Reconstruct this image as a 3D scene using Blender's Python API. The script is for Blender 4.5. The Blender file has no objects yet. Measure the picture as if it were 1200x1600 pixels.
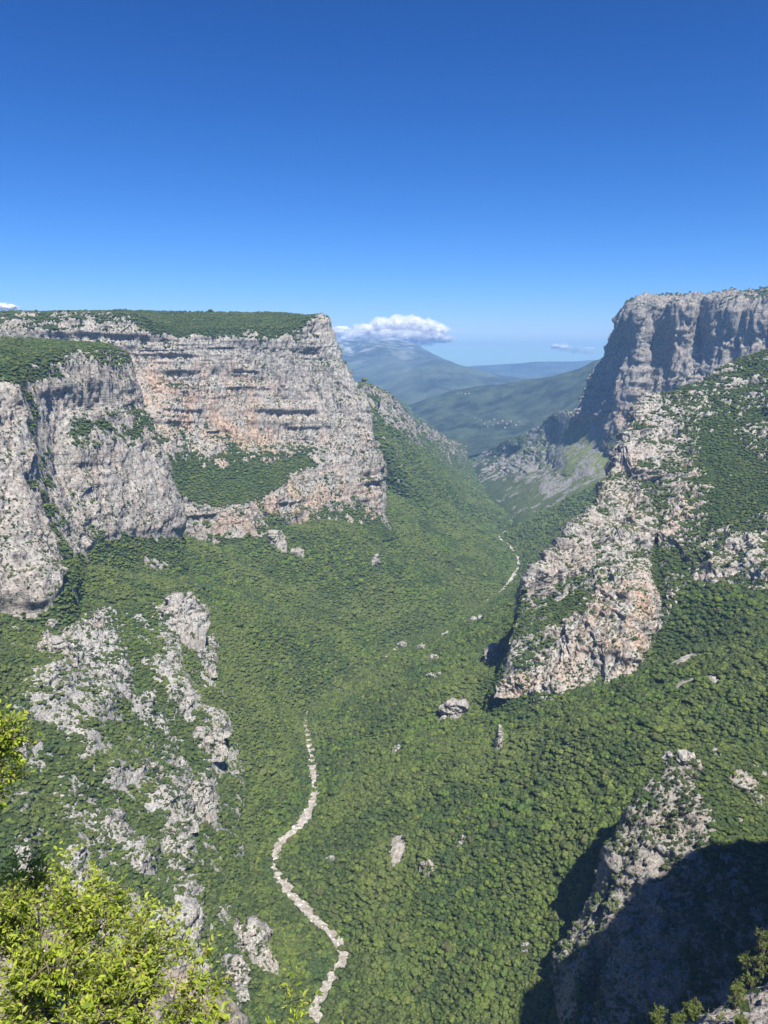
import bpy, bmesh, math, random
import numpy as np
from mathutils import Vector, Matrix
from mathutils.bvhtree import BVHTree

random.seed(7)
RNG = np.random.default_rng(11)
R = math.radians
S = bpy.context.scene
COL = S.collection

# ------------------------------------------------------------------ camera
FPX = 1202.0                       # focal length in pixels of the 1200x1600 photograph
PITCH = R(11.3)
cam_d = bpy.data.cameras.new('camera')
cam_d.sensor_fit = 'VERTICAL'; cam_d.sensor_height = 24.0; cam_d.lens = FPX / 1600 * 24.0
cam_d.clip_start = 0.05; cam_d.clip_end = 120000
cam = bpy.data.objects.new('camera', cam_d); COL.objects.link(cam)
cam.location = (0, 0, 0); cam.rotation_euler = (R(90) - PITCH, 0, 0)
S.camera = cam

# ------------------------------------------------------------------ sky, sun, exposure
SUN_AZ, SUN_EL = R(158), R(57)      # azimuth measured clockwise from +Y : behind the viewer, to the right
world = bpy.data.worlds.new('World'); S.world = world; world.use_nodes = True
wn = world.node_tree.nodes; wl = world.node_tree.links
sky = wn.new('ShaderNodeTexSky'); sky.sky_type = 'NISHITA'; sky.sun_disc = False
sky.sun_elevation = SUN_EL; sky.sun_rotation = SUN_AZ
sky.altitude = 1300; sky.air_density = 1.0; sky.dust_density = 0.0; sky.ozone_density = 3.0
EXPO = 0.80; BGS = 0.092
def wmath(op, a, b):
    n = wn.new('ShaderNodeMath'); n.operation = op
    for k, v in enumerate((a, b)):
        if isinstance(v, float): n.inputs[k].default_value = v
        else: wl.new(v, n.inputs[k])
    return n.outputs[0]
# colour response of the sky: deep blue overhead, pale at the horizon, as this camera shows it
sp_ = wn.new('ShaderNodeSeparateColor'); cb_ = wn.new('ShaderNodeCombineColor'); wl.new(sky.outputs[0], sp_.inputs[0])
for ch, (tint, g, a, top_) in enumerate(((0.47, 2.10, 4.4, 0.40), (0.86, 1.50, 1.08, 1.3), (1.08, 1.35, 1.12, 1.3))):
    v = wmath('MULTIPLY', sp_.outputs[ch], 0.123 * tint); v = wmath('MINIMUM', v, top_); v = wmath('POWER', v, g)
    v = wmath('MULTIPLY', v, a / BGS / 2 ** EXPO); wl.new(v, cb_.inputs[ch])
bg = wn['Background']; wl.new(cb_.outputs[0], bg.inputs[0]); bg.inputs[1].default_value = BGS
sd = bpy.data.lights.new('sun', 'SUN'); sd.energy = 5.0; sd.angle = R(0.5); sd.color = (1, 0.955, 0.88)
sun = bpy.data.objects.new('sun', sd); COL.objects.link(sun)
to_sun = Vector((math.sin(SUN_AZ) * math.cos(SUN_EL), math.cos(SUN_AZ) * math.cos(SUN_EL), math.sin(SUN_EL)))
sun.rotation_euler = to_sun.to_track_quat('Z', 'Y').to_euler()
sun.location = (0, 0, 300)
S.view_settings.view_transform = 'Standard'; S.view_settings.look = 'None'
S.view_settings.exposure = EXPO; S.view_settings.gamma = 1.0; S.view_settings.use_curve_mapping = False
S.render.engine = 'CYCLES'
S.cycles.volume_step_rate = 1.0; S.cycles.volume_max_steps = 256
S.cycles.volume_bounces = 3

# ------------------------------------------------------------------ helpers
CP, SP = math.cos(PITCH), math.sin(PITCH)
def at(px, py, Y):
    """world point on the sight line of a photograph pixel, at distance Y along the gorge"""
    u = (px - 600) / FPX; v = (800 - py) / FPX
    dy = CP + v * SP; dz = -SP + v * CP
    t = Y / dy
    return (u * t, Y, dz * t)
def to_px(P):
    P = np.asarray(P, dtype=np.float64)
    dep = P[..., 1] * CP - P[..., 2] * SP
    up = P[..., 1] * SP + P[..., 2] * CP
    dep = np.where(dep < 0.01, 0.01, dep)
    return 600 + FPX * P[..., 0] / dep, 800 - FPX * up / dep, dep
def tag(o, label=None, cat=None, group=None, kind=None):
    if label: o['label'] = label
    if cat: o['category'] = cat
    if group: o['group'] = group
    if kind: o['kind'] = kind
    return o
def empty(name, loc, rot=(0, 0, 0)):
    o = bpy.data.objects.new(name, None); COL.objects.link(o); o.location = loc; o.rotation_euler = rot
    o.empty_display_size = 0.5
    return o
def link(name, me, parent=None, loc=(0, 0, 0)):
    o = bpy.data.objects.new(name, me); COL.objects.link(o); o.location = loc
    if parent is not None: o.parent = parent
    return o
def smooth(a, b, x):
    t = np.clip((x - a) / (b - a), 0, 1); return t * t * (3 - 2 * t)

def _h(ix, iy, iz, seed):
    n = (ix.astype(np.uint32) * np.uint32(374761393) + iy.astype(np.uint32) * np.uint32(668265263)
         + iz.astype(np.uint32) * np.uint32(2147483647 & 1274126177) + np.uint32(seed * 7919 + 13))
    n = (n ^ (n >> np.uint32(13))) * np.uint32(1103515245)
    n = (n ^ (n >> np.uint32(15))) * np.uint32(2246822519)
    n = n ^ (n >> np.uint32(14))
    return (n & np.uint32(0xffffff)).astype(np.float32) / np.float32(0x7fffff) - 1.0
def vn(P, seed=0):
    """value noise in [-1,1] at points P (N,3)"""
    P = np.asarray(P, dtype=np.float32)
    f = np.floor(P); t = P - f; i = f.astype(np.int64)
    t = t * t * t * (t * (t * 6 - 15) + 10)
    ix, iy, iz = i[..., 0], i[..., 1], i[..., 2]; tx, ty, tz = t[..., 0], t[..., 1], t[..., 2]
    def c(a, b, d): return _h(ix + a, iy + b, iz + d, seed)
    x00 = c(0,0,0) * (1 - tx) + c(1,0,0) * tx; x10 = c(0,1,0) * (1 - tx) + c(1,1,0) * tx
    x01 = c(0,0,1) * (1 - tx) + c(1,0,1) * tx; x11 = c(0,1,1) * (1 - tx) + c(1,1,1) * tx
    return (x00 * (1 - ty) + x10 * ty) * (1 - tz) + (x01 * (1 - ty) + x11 * ty) * tz
def fbm(P, octv=4, seed=0, gain=0.5):
    s = 0; a = 1; n = 0; P = np.asarray(P, dtype=np.float32)
    for k in range(octv):
        s = s + a * vn(P * (2.03 ** k) + 17.3 * k, seed + k); n += a; a *= gain
    return s / n
def blocks(P, seed=0):
    """constant value inside each joint block of a warped lattice"""
    P = np.asarray(P, dtype=np.float32); w = np.stack([vn(P * .6, seed + 1), vn(P * .6 + 31, seed + 2), vn(P * .6 + 77, seed + 3)], 1) * 0.8
    i = np.floor(P + w).astype(np.int64); return _h(i[:, 0], i[:, 1], i[:, 2], seed)
def ridged(P, octv=3, seed=0):
    s = 0; a = 1; n = 0; P = np.asarray(P, dtype=np.float32)
    for k in range(octv):
        s = s + a * (1 - 2 * np.abs(vn(P * (2.03 ** k) + 9.1 * k, seed + k))); n += a; a *= 0.5
    return s / n
def mesh_from(name, V, F, mat, attrs=None, smoothf=True):
    me = bpy.data.meshes.new(name)
    V = np.ascontiguousarray(V, dtype=np.float32).reshape(-1, 3); F = np.ascontiguousarray(F, dtype=np.int32)
    n = F.shape[1]
    me.vertices.add(len(V)); me.vertices.foreach_set('co', V.ravel())
    me.loops.add(F.size); me.loops.foreach_set('vertex_index', F.ravel())
    me.polygons.add(len(F))
    me.polygons.foreach_set('loop_start', np.arange(0, F.size, n, dtype=np.int32))
    me.polygons.foreach_set('loop_total', np.full(len(F), n, dtype=np.int32))
    if smoothf: me.polygons.foreach_set('use_smooth', np.ones(len(F), dtype=bool))
    me.update(calc_edges=True); me.validate()
    if attrs:
        for k, a in attrs.items():
            at_ = me.attributes.new(k, 'FLOAT', 'POINT'); at_.data.foreach_set('value', np.ascontiguousarray(a, dtype=np.float32).ravel())
    if mat is not None: me.materials.append(mat)
    return me
def grid_faces(nr, nc, flip=False):
    a = (np.arange(nr - 1)[:, None] * nc + np.arange(nc - 1)[None, :]).ravel()
    F = np.stack([a, a + 1, a + nc + 1, a + nc], 1)
    return F[:, ::-1] if flip else F
def grid_normals(G):
    du = np.gradient(G, axis=1); dv = np.gradient(G, axis=0)
    N = np.cross(du, dv); L = np.linalg.norm(N, axis=2, keepdims=True); L[L == 0] = 1
    return N / L

# ------------------------------------------------------------------ materials
def mat_new(name):
    m = bpy.data.materials.new(name); m.use_nodes = True
    nt = m.node_tree; return m, nt, nt.nodes['Principled BSDF']
def nd(nt, t, **kw):
    n = nt.nodes.new(t)
    for k, v in kw.items(): setattr(n, k, v)
    return n
def noise(nt, vec, scale, detail=4, rough=0.55, dist=0.0):
    n = nd(nt, 'ShaderNodeTexNoise'); n.inputs['Scale'].default_value = scale; n.inputs['Detail'].default_value = detail
    n.inputs['Roughness'].default_value = rough; n.inputs['Distortion'].default_value = dist
    nt.links.new(vec, n.inputs['Vector']); return n.outputs['Fac']
def mapping(nt, vec, scale):
    m = nd(nt, 'ShaderNodeMapping'); m.inputs['Scale'].default_value = scale; nt.links.new(vec, m.inputs['Vector']); return m.outputs[0]
def ramp(nt, fac, stops):
    r = nd(nt, 'ShaderNodeValToRGB'); e = r.color_ramp.elements
    while len(e) < len(stops): e.new(0.5)
    for i, (p, c) in enumerate(stops):
        e[i].position = p; e[i].color = (c[0], c[1], c[2], 1) if isinstance(c, tuple) else (c, c, c, 1)
    nt.links.new(fac, r.inputs[0]); return r.outputs[0]
def mix(nt, fac, a, b, mode='MIX'):
    m = nd(nt, 'ShaderNodeMix', data_type='RGBA', blend_type=mode)
    for s, v in ((m.inputs[0], fac), (m.inputs[6], a), (m.inputs[7], b)):
        if isinstance(v, (int, float)): s.default_value = v
        elif isinstance(v, tuple): s.default_value = (v[0], v[1], v[2], 1)
        else: nt.links.new(v, s)
    return m.outputs[2]
def mth(nt, op, a, b=None, clamp=False):
    m = nd(nt, 'ShaderNodeMath', operation=op); m.use_clamp = clamp
    for s, v in zip(m.inputs, (a, b)):
        if v is None: continue
        if isinstance(v, (int, float)): s.default_value = v
        else: nt.links.new(v, s)
    return m.outputs[0]
def attr(nt, name):
    a = nd(nt, 'ShaderNodeAttribute'); a.attribute_name = name; return a.outputs['Fac']

def terrain_material(name, k=1.0, grey=(0.335, 0.315, 0.285), bump=1.0, bedk=0.35):
    """limestone where attribute rock is high, green undergrowth elsewhere. k = detail size multiplier"""
    m, nt, bs = mat_new(name); L = nt.links
    pos = nd(nt, 'ShaderNodeNewGeometry').outputs['Position']
    rock = attr(nt, 'rock'); warm = attr(nt, 'warm'); grass = attr(nt, 'grass')
    n1 = noise(nt, mapping(nt, pos, (1/38/k, 1/38/k, 1/60/k)), 1.0, 5, 0.6, 0.5)
    n2 = noise(nt, mapping(nt, pos, (1/7/k, 1/7/k, 1/9/k)), 1.0, 6, 0.65)
    streak = noise(nt, mapping(nt, pos, (1/5/k, 1/5/k, 1/75/k)), 1.0, 5, 0.6, 0.3)
    bed = noise(nt, mapping(nt, pos, (1/120/k, 1/120/k, 1/2.8/k)), 1.0, 4, 0.6, 0.4)
    d = tuple(c * 0.62 for c in grey); b = tuple(min(c * 1.5, 0.7) for c in grey)
    c = ramp(nt, n2, [(0.28, d), (0.5, grey), (0.72, b)])
    warmc = ramp(nt, n2, [(0.3, (0.32, 0.20, 0.135)), (0.55, (0.47, 0.34, 0.25)), (0.75, (0.58, 0.48, 0.39))])
    wfac = mth(nt, 'MULTIPLY', ramp(nt, n1, [(0.38, 0.0), (0.62, 1.0)]), warm, True)
    c = mix(nt, wfac, c, warmc)
    c = mix(nt, ramp(nt, streak, [(0.32, 0.85), (0.47, 0.0)]), c, (0.10, 0.10, 0.10))
    c = mix(nt, ramp(nt, bed, [(0.28, bedk), (0.40, 0.0)]), c, (0.13, 0.11, 0.09))
    # lichen and small plants in cracks
    sp = noise(nt, pos, 1 / 4.5 / k, 5, 0.7)
    c = mix(nt, ramp(nt, sp, [(0.545, 0.0), (0.595, 0.9)]), c, (0.045, 0.062, 0.026))
    g = ramp(nt, n2, [(0.3, (0.030, 0.048, 0.018)), (0.6, (0.055, 0.082, 0.028)), (0.8, (0.10, 0.12, 0.055))])
    gr = ramp(nt, n1, [(0.3, (0.12, 0.16, 0.05)), (0.7, (0.24, 0.25, 0.10))])
    g = mix(nt, grass, g, gr)
    rf = mth(nt, 'ADD', rock, mth(nt, 'MULTIPLY', mth(nt, 'SUBTRACT', n2, 0.5), 1.1))
    rf = ramp(nt, rf, [(0.42, 0.0), (0.55, 1.0)])
    c = mix(nt, rf, g, c)
    L.new(c, bs.inputs['Base Color'])
    bs.inputs['Roughness'].default_value = 0.92; bs.inputs['Specular IOR Level'].default_value = 0.15
    h = mth(nt, 'ADD', mth(nt, 'MULTIPLY', n2, 1.0), mth(nt, 'ADD', mth(nt, 'MULTIPLY', bed, 0.45), mth(nt, 'MULTIPLY', streak, 0.6)))
    bp = nd(nt, 'ShaderNodeBump'); bp.inputs['Strength'].default_value = 1.0 * bump; bp.inputs['Distance'].default_value = 3.2 * k
    L.new(h, bp.inputs['Height']); L.new(bp.outputs[0], bs.inputs['Normal'])
    return m
M_ROCK = terrain_material('limestone_gorge')
M_ROCK_D = terrain_material('limestone_far', 1.6, (0.27, 0.255, 0.23))
M_ROCK_C = terrain_material('limestone_crag', 1.0, (0.37, 0.348, 0.315))
M_ROCK_N = terrain_material('limestone_near', 0.35, (0.27, 0.26, 0.24))
M_ROCK_H = terrain_material('limestone_ledge', 0.02, (0.32, 0.29, 0.25), 0.9)

def leaf_material(name, cols, patch=True, trans=0.0, rough=0.6, hi=(0.215, 0.255, 0.080)):
    m, nt, bs = mat_new(name); L = nt.links
    rnd = nd(nt, 'ShaderNodeObjectInfo').outputs['Random']
    pos = nd(nt, 'ShaderNodeNewGeometry').outputs['Position']
    if not patch: rnd = mth(nt, 'FRACT', mth(nt, 'ADD', rnd, attr(nt, 'tone')))
    c = ramp(nt, rnd, [(i / (len(cols) - 1), x) for i, x in enumerate(cols)])
    if patch:
        p1 = noise(nt, pos, 1 / 170, 4, 0.6); p2 = noise(nt, pos, 1 / 1.3, 3, 0.6)
        c = mix(nt, ramp(nt, p1, [(0.42, 0.0), (0.60, 0.75)]), c, hi)
        c = mix(nt, ramp(nt, p2, [(0.35, 0.42), (0.62, 0.0)]), c, (0.05, 0.085, 0.03))
        p3 = noise(nt, pos, 1 / 45, 4, 0.65); c = mix(nt, ramp(nt, p3, [(0.34, 0.55), (0.45, 0.0)]), c, (0.075, 0.13, 0.055))
        bp = nd(nt, 'ShaderNodeBump'); bp.inputs['Distance'].default_value = 1.2; bp.inputs['Strength'].default_value = 1.0
        L.new(p2, bp.inputs['Height']); L.new(bp.outputs[0], bs.inputs['Normal'])
    L.new(c, bs.inputs['Base Color'])
    bs.inputs['Roughness'].default_value = rough; bs.inputs['Specular IOR Level'].default_value = 0.2
    if trans:
        tr = nd(nt, 'ShaderNodeBsdfTranslucent'); L.new(c, tr.inputs[0])
        mx = nd(nt, 'ShaderNodeMixShader'); mx.inputs[0].default_value = trans
        L.new(bs.outputs[0], mx.inputs[1]); L.new(tr.outputs[0], mx.inputs[2])
        L.new(mx.outputs[0], nt.nodes['Material Output'].inputs[0])
    return m
M_CROWN = leaf_material('forest_foliage', trans=0.2, cols=[(0.107, 0.177, 0.041), (0.172, 0.244, 0.055), (0.129, 0.214, 0.048), (0.178, 0.251, 0.050), (0.265, 0.317, 0.063), (0.078, 0.140, 0.041), (0.144, 0.137, 0.067), (0.068, 0.114, 0.032)])
M_CROWN_D = leaf_material('dark_crown_foliage', trans=0.12, hi=(0.12, 0.155, 0.05), cols=[(0.068, 0.104, 0.038), (0.095, 0.138, 0.045), (0.118, 0.155, 0.050), (0.052, 0.086, 0.036)])
M_SHRUB = leaf_material('cliff_shrub_foliage', [(0.034, 0.052, 0.022), (0.052, 0.078, 0.030), (0.085, 0.110, 0.040)])
M_LEAF = leaf_material('bright_leaf', [(0.20, 0.29, 0.025), (0.34, 0.43, 0.035), (0.46, 0.54, 0.06), (0.11, 0.19, 0.02), (0.40, 0.48, 0.045), (0.40, 0.36, 0.10)], False, 0.42, 0.45)
M_LEAF_N = leaf_material('near_shrub_leaf', [(0.07, 0.11, 0.02), (0.12, 0.16, 0.03), (0.17, 0.19, 0.05)], False, 0.25, 0.5)
def bark_material(name, a, b):
    m, nt, bs = mat_new(name)
    pos = nd(nt, 'ShaderNodeTexCoord').outputs['Object']
    nt.links.new(ramp(nt, noise(nt, mapping(nt, pos, (9, 9, 2)), 3.0), [(0.3, a), (0.7, b)]), bs.inputs['Base Color'])
    bs.inputs['Roughness'].default_value = 0.9; return m
M_BARK = bark_material('bark', (0.10, 0.075, 0.05), (0.22, 0.18, 0.14))

# ------------------------------------------------------------------ lofted rock masses
def cr(P0, P1, P2, P3, t, k=1.0):
    a = 0.5 * k * (P2 - P0); b = 0.5 * k * (P3 - P1)
    t2 = t * t; t3 = t2 * t
    return (2*t3 - 3*t2 + 1) * P1 + (t3 - 2*t2 + t) * a + (-2*t3 + 3*t2) * P2 + (t3 - t2) * b
def resample(G, axis, step, k):
    G = np.moveaxis(G, axis, 0); n = len(G); out = []
    for i in range(n - 1):
        seg = np.linalg.norm(G[i + 1][..., :3] - G[i][..., :3], axis=-1)
        m = max(1, int(np.ceil(np.percentile(seg, 70) / step)))
        P0 = G[max(i - 1, 0)]; P3 = G[min(i + 2, n - 1)]
        for j in range(m): out.append(cr(P0, G[i], G[i + 1], P3, j / m, k))
    out.append(G[-1])
    return np.moveaxis(np.array(out), 0, axis)
def rock_push(P, D, scale, seed, strata=0.4, fins=1.1, amp=1.0):
    sh = P.shape[:2]; Q = P.reshape(-1, 3) / scale
    w = fbm(Q / 130, 2, seed) * 18; Qw = Q + np.stack([w, w * .7, w * .3], 1)
    a = 15 * ridged(Qw * [1/70, 1/70, 1/260], 3, seed + 1) + 8 * fins * ridged(Qw * [1/24, 1/24, 1/95], 2, seed + 5) + 4 * fins * ridged(Qw * [1/9, 1/9, 1/36], 2, seed + 6)
    zz = Q[:, 2] + 10 * vn(Q / 120, seed + 9); st = vn(np.stack([Q[:, 0] / 150, Q[:, 1] / 150, zz / 15], 1), seed + 11); st = np.sign(st) * np.abs(st) ** .5
    a = a + 5.5 * blocks(Qw / [15, 15, 30], seed + 72) + 3.5 * blocks(Qw / [6, 6, 12], seed + 73)
    d = (a + strata * 4 * st + 4 * fbm(Qw / 14, 3, seed + 15, .6)) * amp * scale
    return P + D * d.reshape(sh)[..., None]
LOFTS = {}
def loft(name, rows, step, flip=False, amp=1.0, scale=1.0, mat=None, rockbias=0.0, slopew=0.8, kr=0.55, seed=3, warmk=1.0, strata=1.0, fins=1.0, ribs=0.0, steps=0.25, blk=0.35, butt=1.0, smoothf=False):
    """rows[i][j] = (x, y, z, rock, warm, grass). Rows run crest -> foot. Builds a displaced rock face."""
    G = np.array(rows, dtype=np.float64)
    G = resample(G, 1, step, 0.9); G = resample(G, 0, step, kr)
    P = G[..., :3].copy(); rk = G[..., 3]; wm = G[..., 4]; gs = G[..., 5]
    N = grid_normals(P) * (-1 if flip else 1)
    # smoothed normals give the push direction
    D = N.copy(); D[..., 2] *= 0.35; D /= np.linalg.norm(D, axis=2, keepdims=True) + 1e-6
    sh = P.shape[:2]; Q = P.reshape(-1, 3) / scale
    w = fbm(Q / 130, 2, seed) * 18
    Qw = Q + np.stack([w, w * 0.7, w * 0.3], 1)
    r1 = ridged(Qw * [1/85, 1/85, 1/330], 3, seed + 1); r2 = ridged(Qw * [1/24, 1/24, 1/105], 2, seed + 5)
    a = 17 * butt * r1 + 8 * fins * r2
    a = a + 5.0 * fins * ridged(Qw * [1/9, 1/9, 1/42], 2, seed + 6)
    zz = Q[:, 2] + 10 * vn(Q / 170, seed + 9)
    st = vn(np.stack([Q[:, 0] / 320, Q[:, 1] / 320, zz / 15], 1), seed + 11)
    st = np.sign(st) * np.abs(st) ** 0.5
    st2 = vn(np.stack([Q[:, 0] / 110, Q[:, 1] / 110, zz / 5.2], 1), seed + 12)
    st2 = np.sign(st2) * np.abs(st2) ** 0.6
    stm = strata * (0.15 + 1.5 * smooth(-0.25, 0.5, fbm(Qw / 75, 2, seed + 13)))
    big = np.tanh(4 * vn(np.stack([Q[:, 0] / 260, Q[:, 1] / 260, (zz + 14 * vn(Q / 60, seed + 70)) / 46], 1), seed + 71))
    a = a + blk * (4.2 * blocks(Qw / [17, 17, 30], seed + 72) + 2.3 * blocks(Qw / [7, 7, 11], seed + 73)) + steps * 6 * big
    d = stm * (4.6 * st + 1.5 * st2) + 4.2 * fbm(Qw / 14, 3, seed + 15, 0.6) + 1.4 * ridged(Qw / 4.5, 2, seed + 19)
    soft = 10 * fbm(Q / 90, 3, seed + 30) + 2.5 * fbm(Q / 18, 2, seed + 33)
    rr = smooth(0.25, 0.65, rk).ravel()
    disp = (rr * (a + d) + (1 - rr) * soft * 0.9) * amp * scale
    disp = disp.reshape(sh)
    edge = np.minimum(np.arange(sh[0])[:, None], 6) / 6.0
    P = P + D * (disp * edge)[..., None]
    N2 = grid_normals(P) * (-1 if flip else 1)
    steep = 1 - np.clip(N2[..., 2], -0.2, 1)
    nz = fbm(Q / 45, 3, seed + 40).reshape(sh) * 0.42 + fbm(Q / 120, 2, seed + 48).reshape(sh) * 0.25 + fbm(Q / 11, 3, seed + 44).reshape(sh) * 0.38
    if ribs: nz = nz + ribs * (0.75 * r1 + 0.7 * r2 + 0.3 * ridged(Qw * [1/26, 1/26, 1/95], 3, seed + 60)).reshape(sh) - ribs * 0.2
    mask = rk + nz + slopew * (steep - 0.55) + rockbias
    mask = np.where(rk < 0.02, np.minimum(mask, 0.25), mask)
    mask = smooth(0.40, 0.62, mask)
    wn_ = np.clip(wm * warmk + 0.0, 0, 1.5)
    me = mesh_from(name, P.reshape(-1, 3), grid_faces(sh[0], sh[1], flip), mat or M_ROCK, {'rock': mask, 'warm': wn_, 'grass': gs}, smoothf=smoothf)
    o = link(name, me); tag(o, kind='structure')
    LOFTS[name] = (P, N2, mask, gs, rk)
    return o

def A_(px, py, Y, rock=1.0, warm=0.3, grass=0.0):
    return (*at(px, py, Y), rock, warm, grass)
def W_(x, y, z, rock=1.0, warm=0.3, grass=0.0): return (x, y, z, rock, warm, grass)
def cols_to_rows(cols):
    n = max(len(c) for c in cols)
    return [[c[i] for c in cols] for i in range(n)]

# ---- river line: pixels of its bed with the distance where the sight line meets the floor
RIV = [(500,1640,630),(490,1575,663),(508,1545,692),(535,1500,731),(524,1465,765),(490,1432,795),(468,1408,822),(440,1375,860),(428,1348,900),
       (440,1312,945),(470,1283,985),(486,1250,1030),(491,1215,1085),(487,1170,1175),(478,1122,1315),(490,1104,1370),(545,1060,1490),
       (590,1030,1600),(636,1006,1750),(700,988,1860),(760,948,2110),(792,920,2290),(810,885,2600),(796,856,2870),(780,838,3060),(812,814,3400),
       (776,790,3850),(748,746,4900),(728,706,6500),(716,690,8200)]
RP = [at(*p) for p in RIV]
RP = [(-20, 120, -600), (-60, 420, -630)] + RP
RP = np.array(RP)
def zprof(y): return np.interp(y, [0, 663, 1315, 1750, 2290, 3060, 3850, 4900, 6500, 9000], [-640, -648, -655, -668, -690, -712, -733, -750, -775, -790])
RP[:, 2] = zprof(RP[:, 1])
RG = resample(RP[:, None, :].repeat(1, 1), 0, 9.0, 1.0)[:, 0, :]
ksm = np.ones(31) / 31
AX = np.stack([np.convolve(np.pad(RG[:, i], 15, 'edge'), ksm, 'valid') for i in range(3)], 1)
AXy, AXx = AX[:, 1], AX[:, 0]
def axis_x(y): return np.interp(y, AXy, AXx)
def river_d(x, y):
    """distance to the real river bed and its height"""
    best = np.full(x.shape, 1e9); bz = np.zeros(x.shape)
    for i in range(0, len(RG), 2):
        d = (x - RG[i, 0]) ** 2 + (y - RG[i, 1]) ** 2
        m = d < best; best[m] = d[m]; bz[m] = RG[i, 2]
    return np.sqrt(best), bz
# slope control points: pixels on the forested flanks with distances
KL = [(620,835,2200),(540,810,2050),(430,845,1830),(300,850,1810),(283,860,1600),(180,858,1400),(95,970,1080),(0,985,1000),(130,1050,950),(200,1110,900),
      (290,1300,800),(400,1440,735),(0,1150,700),(100,1300,620),(300,1550,600),(350,1150,1010),(400,1000,1340),(300,980,1260),(560,900,1850),(240,1230,820),
      (700,830,2600),(690,780,3400),(720,745,4300),(660,760,2750),(650,790,2600)]
KR = [(820,1085,1100),(990,1050,1050),(1200,915,1100),(1200,1150,750),(870,1400,680),(700,1500,690),(620,1320,870),(760,965,1700),(1000,1250,700),
      (700,1150,1080),(800,1250,860),(1100,1060,850),(640,1060,1400),(870,800,3000),(850,740,4200),(800,700,6000),(950,1150,830)]
def kfac(lst):
    out = []
    for p in lst:
        x, y, z = at(*p); d = abs(x - axis_x(y)); h = z - float(zprof(y))
        out.append((x, y, max(h, 5) / max(d, 20)))
    return np.array(out)
KLp, KRp = kfac(KL), kfac(KR)
print('KL', np.round(KLp[:, 2], 2)); print('KR', np.round(KRp[:, 2], 2))
def base_z(x, y):
    shp = x.shape; x = x.ravel(); y = y.ravel()
    yc = np.clip(y, 100, 9000); ax = axis_x(yc); zr = zprof(yc)
    s = x - ax; d = np.sqrt(s * s + 15 ** 2) - 15
    def idw(K):
        wsum = 0; v = 0
        for kx, ky, kk in K:
            r2 = ((x - kx) ** 2 + (y - ky) ** 2) / (150 + 0.12 * ky) ** 2
            w = 1 / (r2 + 0.15) ** 2; wsum = wsum + w; v = v + w * kk
        return v / wsum
    kl = idw(KLp); kr_ = idw(KRp)
    sd_ = smooth(-30, 30, s); k = kl * (1 - sd_) + kr_ * sd_
    h = k * d
    P2 = np.stack([x, y, np.zeros_like(x)], 1)
    amp = smooth(15, 160, d)
    ridge = ridged(P2 * [1/230, 1/230, 1] + 3.3, 3, 71)
    leftn = (1 - smooth(-60, 0, s)) * (1 - smooth(1000, 1400, y))
    h = h + amp * (20 * ridge + 8 * fbm(P2 / 60, 3, 75))
    rib = ridged(P2 * [1/95, 1/60, 1], 3, 81)
    h = h + leftn * smooth(40, 120, d) * (16 * rib + 6 * ridged(P2 / 28, 2, 85))
    capL = np.interp(y, [0, 600, 900, 1400, 1700, 2200, 9000], [-160, -200, -290, -305, -360, -430, -440])
    capR = np.interp(y, [0, 400, 800, 1000, 1200, 1500, 2500, 9000], [-240, -220, -190, -230, -280, -300, -470, -500])
    cap = np.where(s < 0, capL, capR) - zr
    h = np.where(h > cap - 60, cap - 60 + 60 * (1 - np.exp(-np.maximum(h - cap + 60, 0) / 60)), h)
    z = zr + h
    m = (np.abs(s) < 260)
    if m.any():
        dr, bz = river_d(x[m], y[m]); zz = z[m]; w = smooth(9, 38, dr); z[m] = bz * (1 - w) + zz * w + 3.0 * smooth(9, 16, dr)
    return z.reshape(shp)

vy = np.concatenate([np.linspace(250, 620, 60, endpoint=False), 620 * (8600 / 620) ** np.linspace(0, 1, 430)])
uu = np.linspace(-1, 1, 360); uu = np.sign(uu) * (0.62 * np.abs(uu) + 0.38 * np.abs(uu) ** 2.5)
YY = vy[:, None].repeat(len(uu), 1)
XX = uu[None, :] * (0.62 * vy[:, None] + 420)
XX = XX + axis_x(vy)[:, None] * (1 - np.abs(uu[None, :]))
ZZ = base_z(XX, YY)
P = np.stack([XX, YY, ZZ], 2); N = grid_normals(P)
N = N * np.sign(N[..., 2:3])
Q = P.reshape(-1, 3); steep = 1 - N[..., 2]
s_ = XX - axis_x(YY)
leftz = (1 - smooth(-90, -40, s_)) * (1 - smooth(1050, 1350, YY)) * smooth(60, 130, -s_)
nz = (ridged(Q * [1/38, 1/60, 1/150], 4, 91).reshape(XX.shape))
nz2 = fbm(Q / [9, 16, 30], 3, 95).reshape(XX.shape)
mask = -0.12 + 0.26 * leftz + 0.55 * (nz - 0.35) * (0.25 + leftz) + 0.60 * nz2 * (0.2 + leftz) + 0.9 * (steep - 0.32) * leftz
mask = smooth(0.38, 0.5, mask)
farG = smooth(3200, 5200, YY) * 0.3
me = mesh_from('gorge_slope', Q, grid_faces(*XX.shape), M_ROCK, {'rock': mask, 'warm': np.full(XX.shape, 0.05), 'grass': farG + 0 * XX})
tag(link('gorge_slope', me), kind='structure')
BASE = (P, N, mask, farG + 0 * XX, mask * 0)

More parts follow.
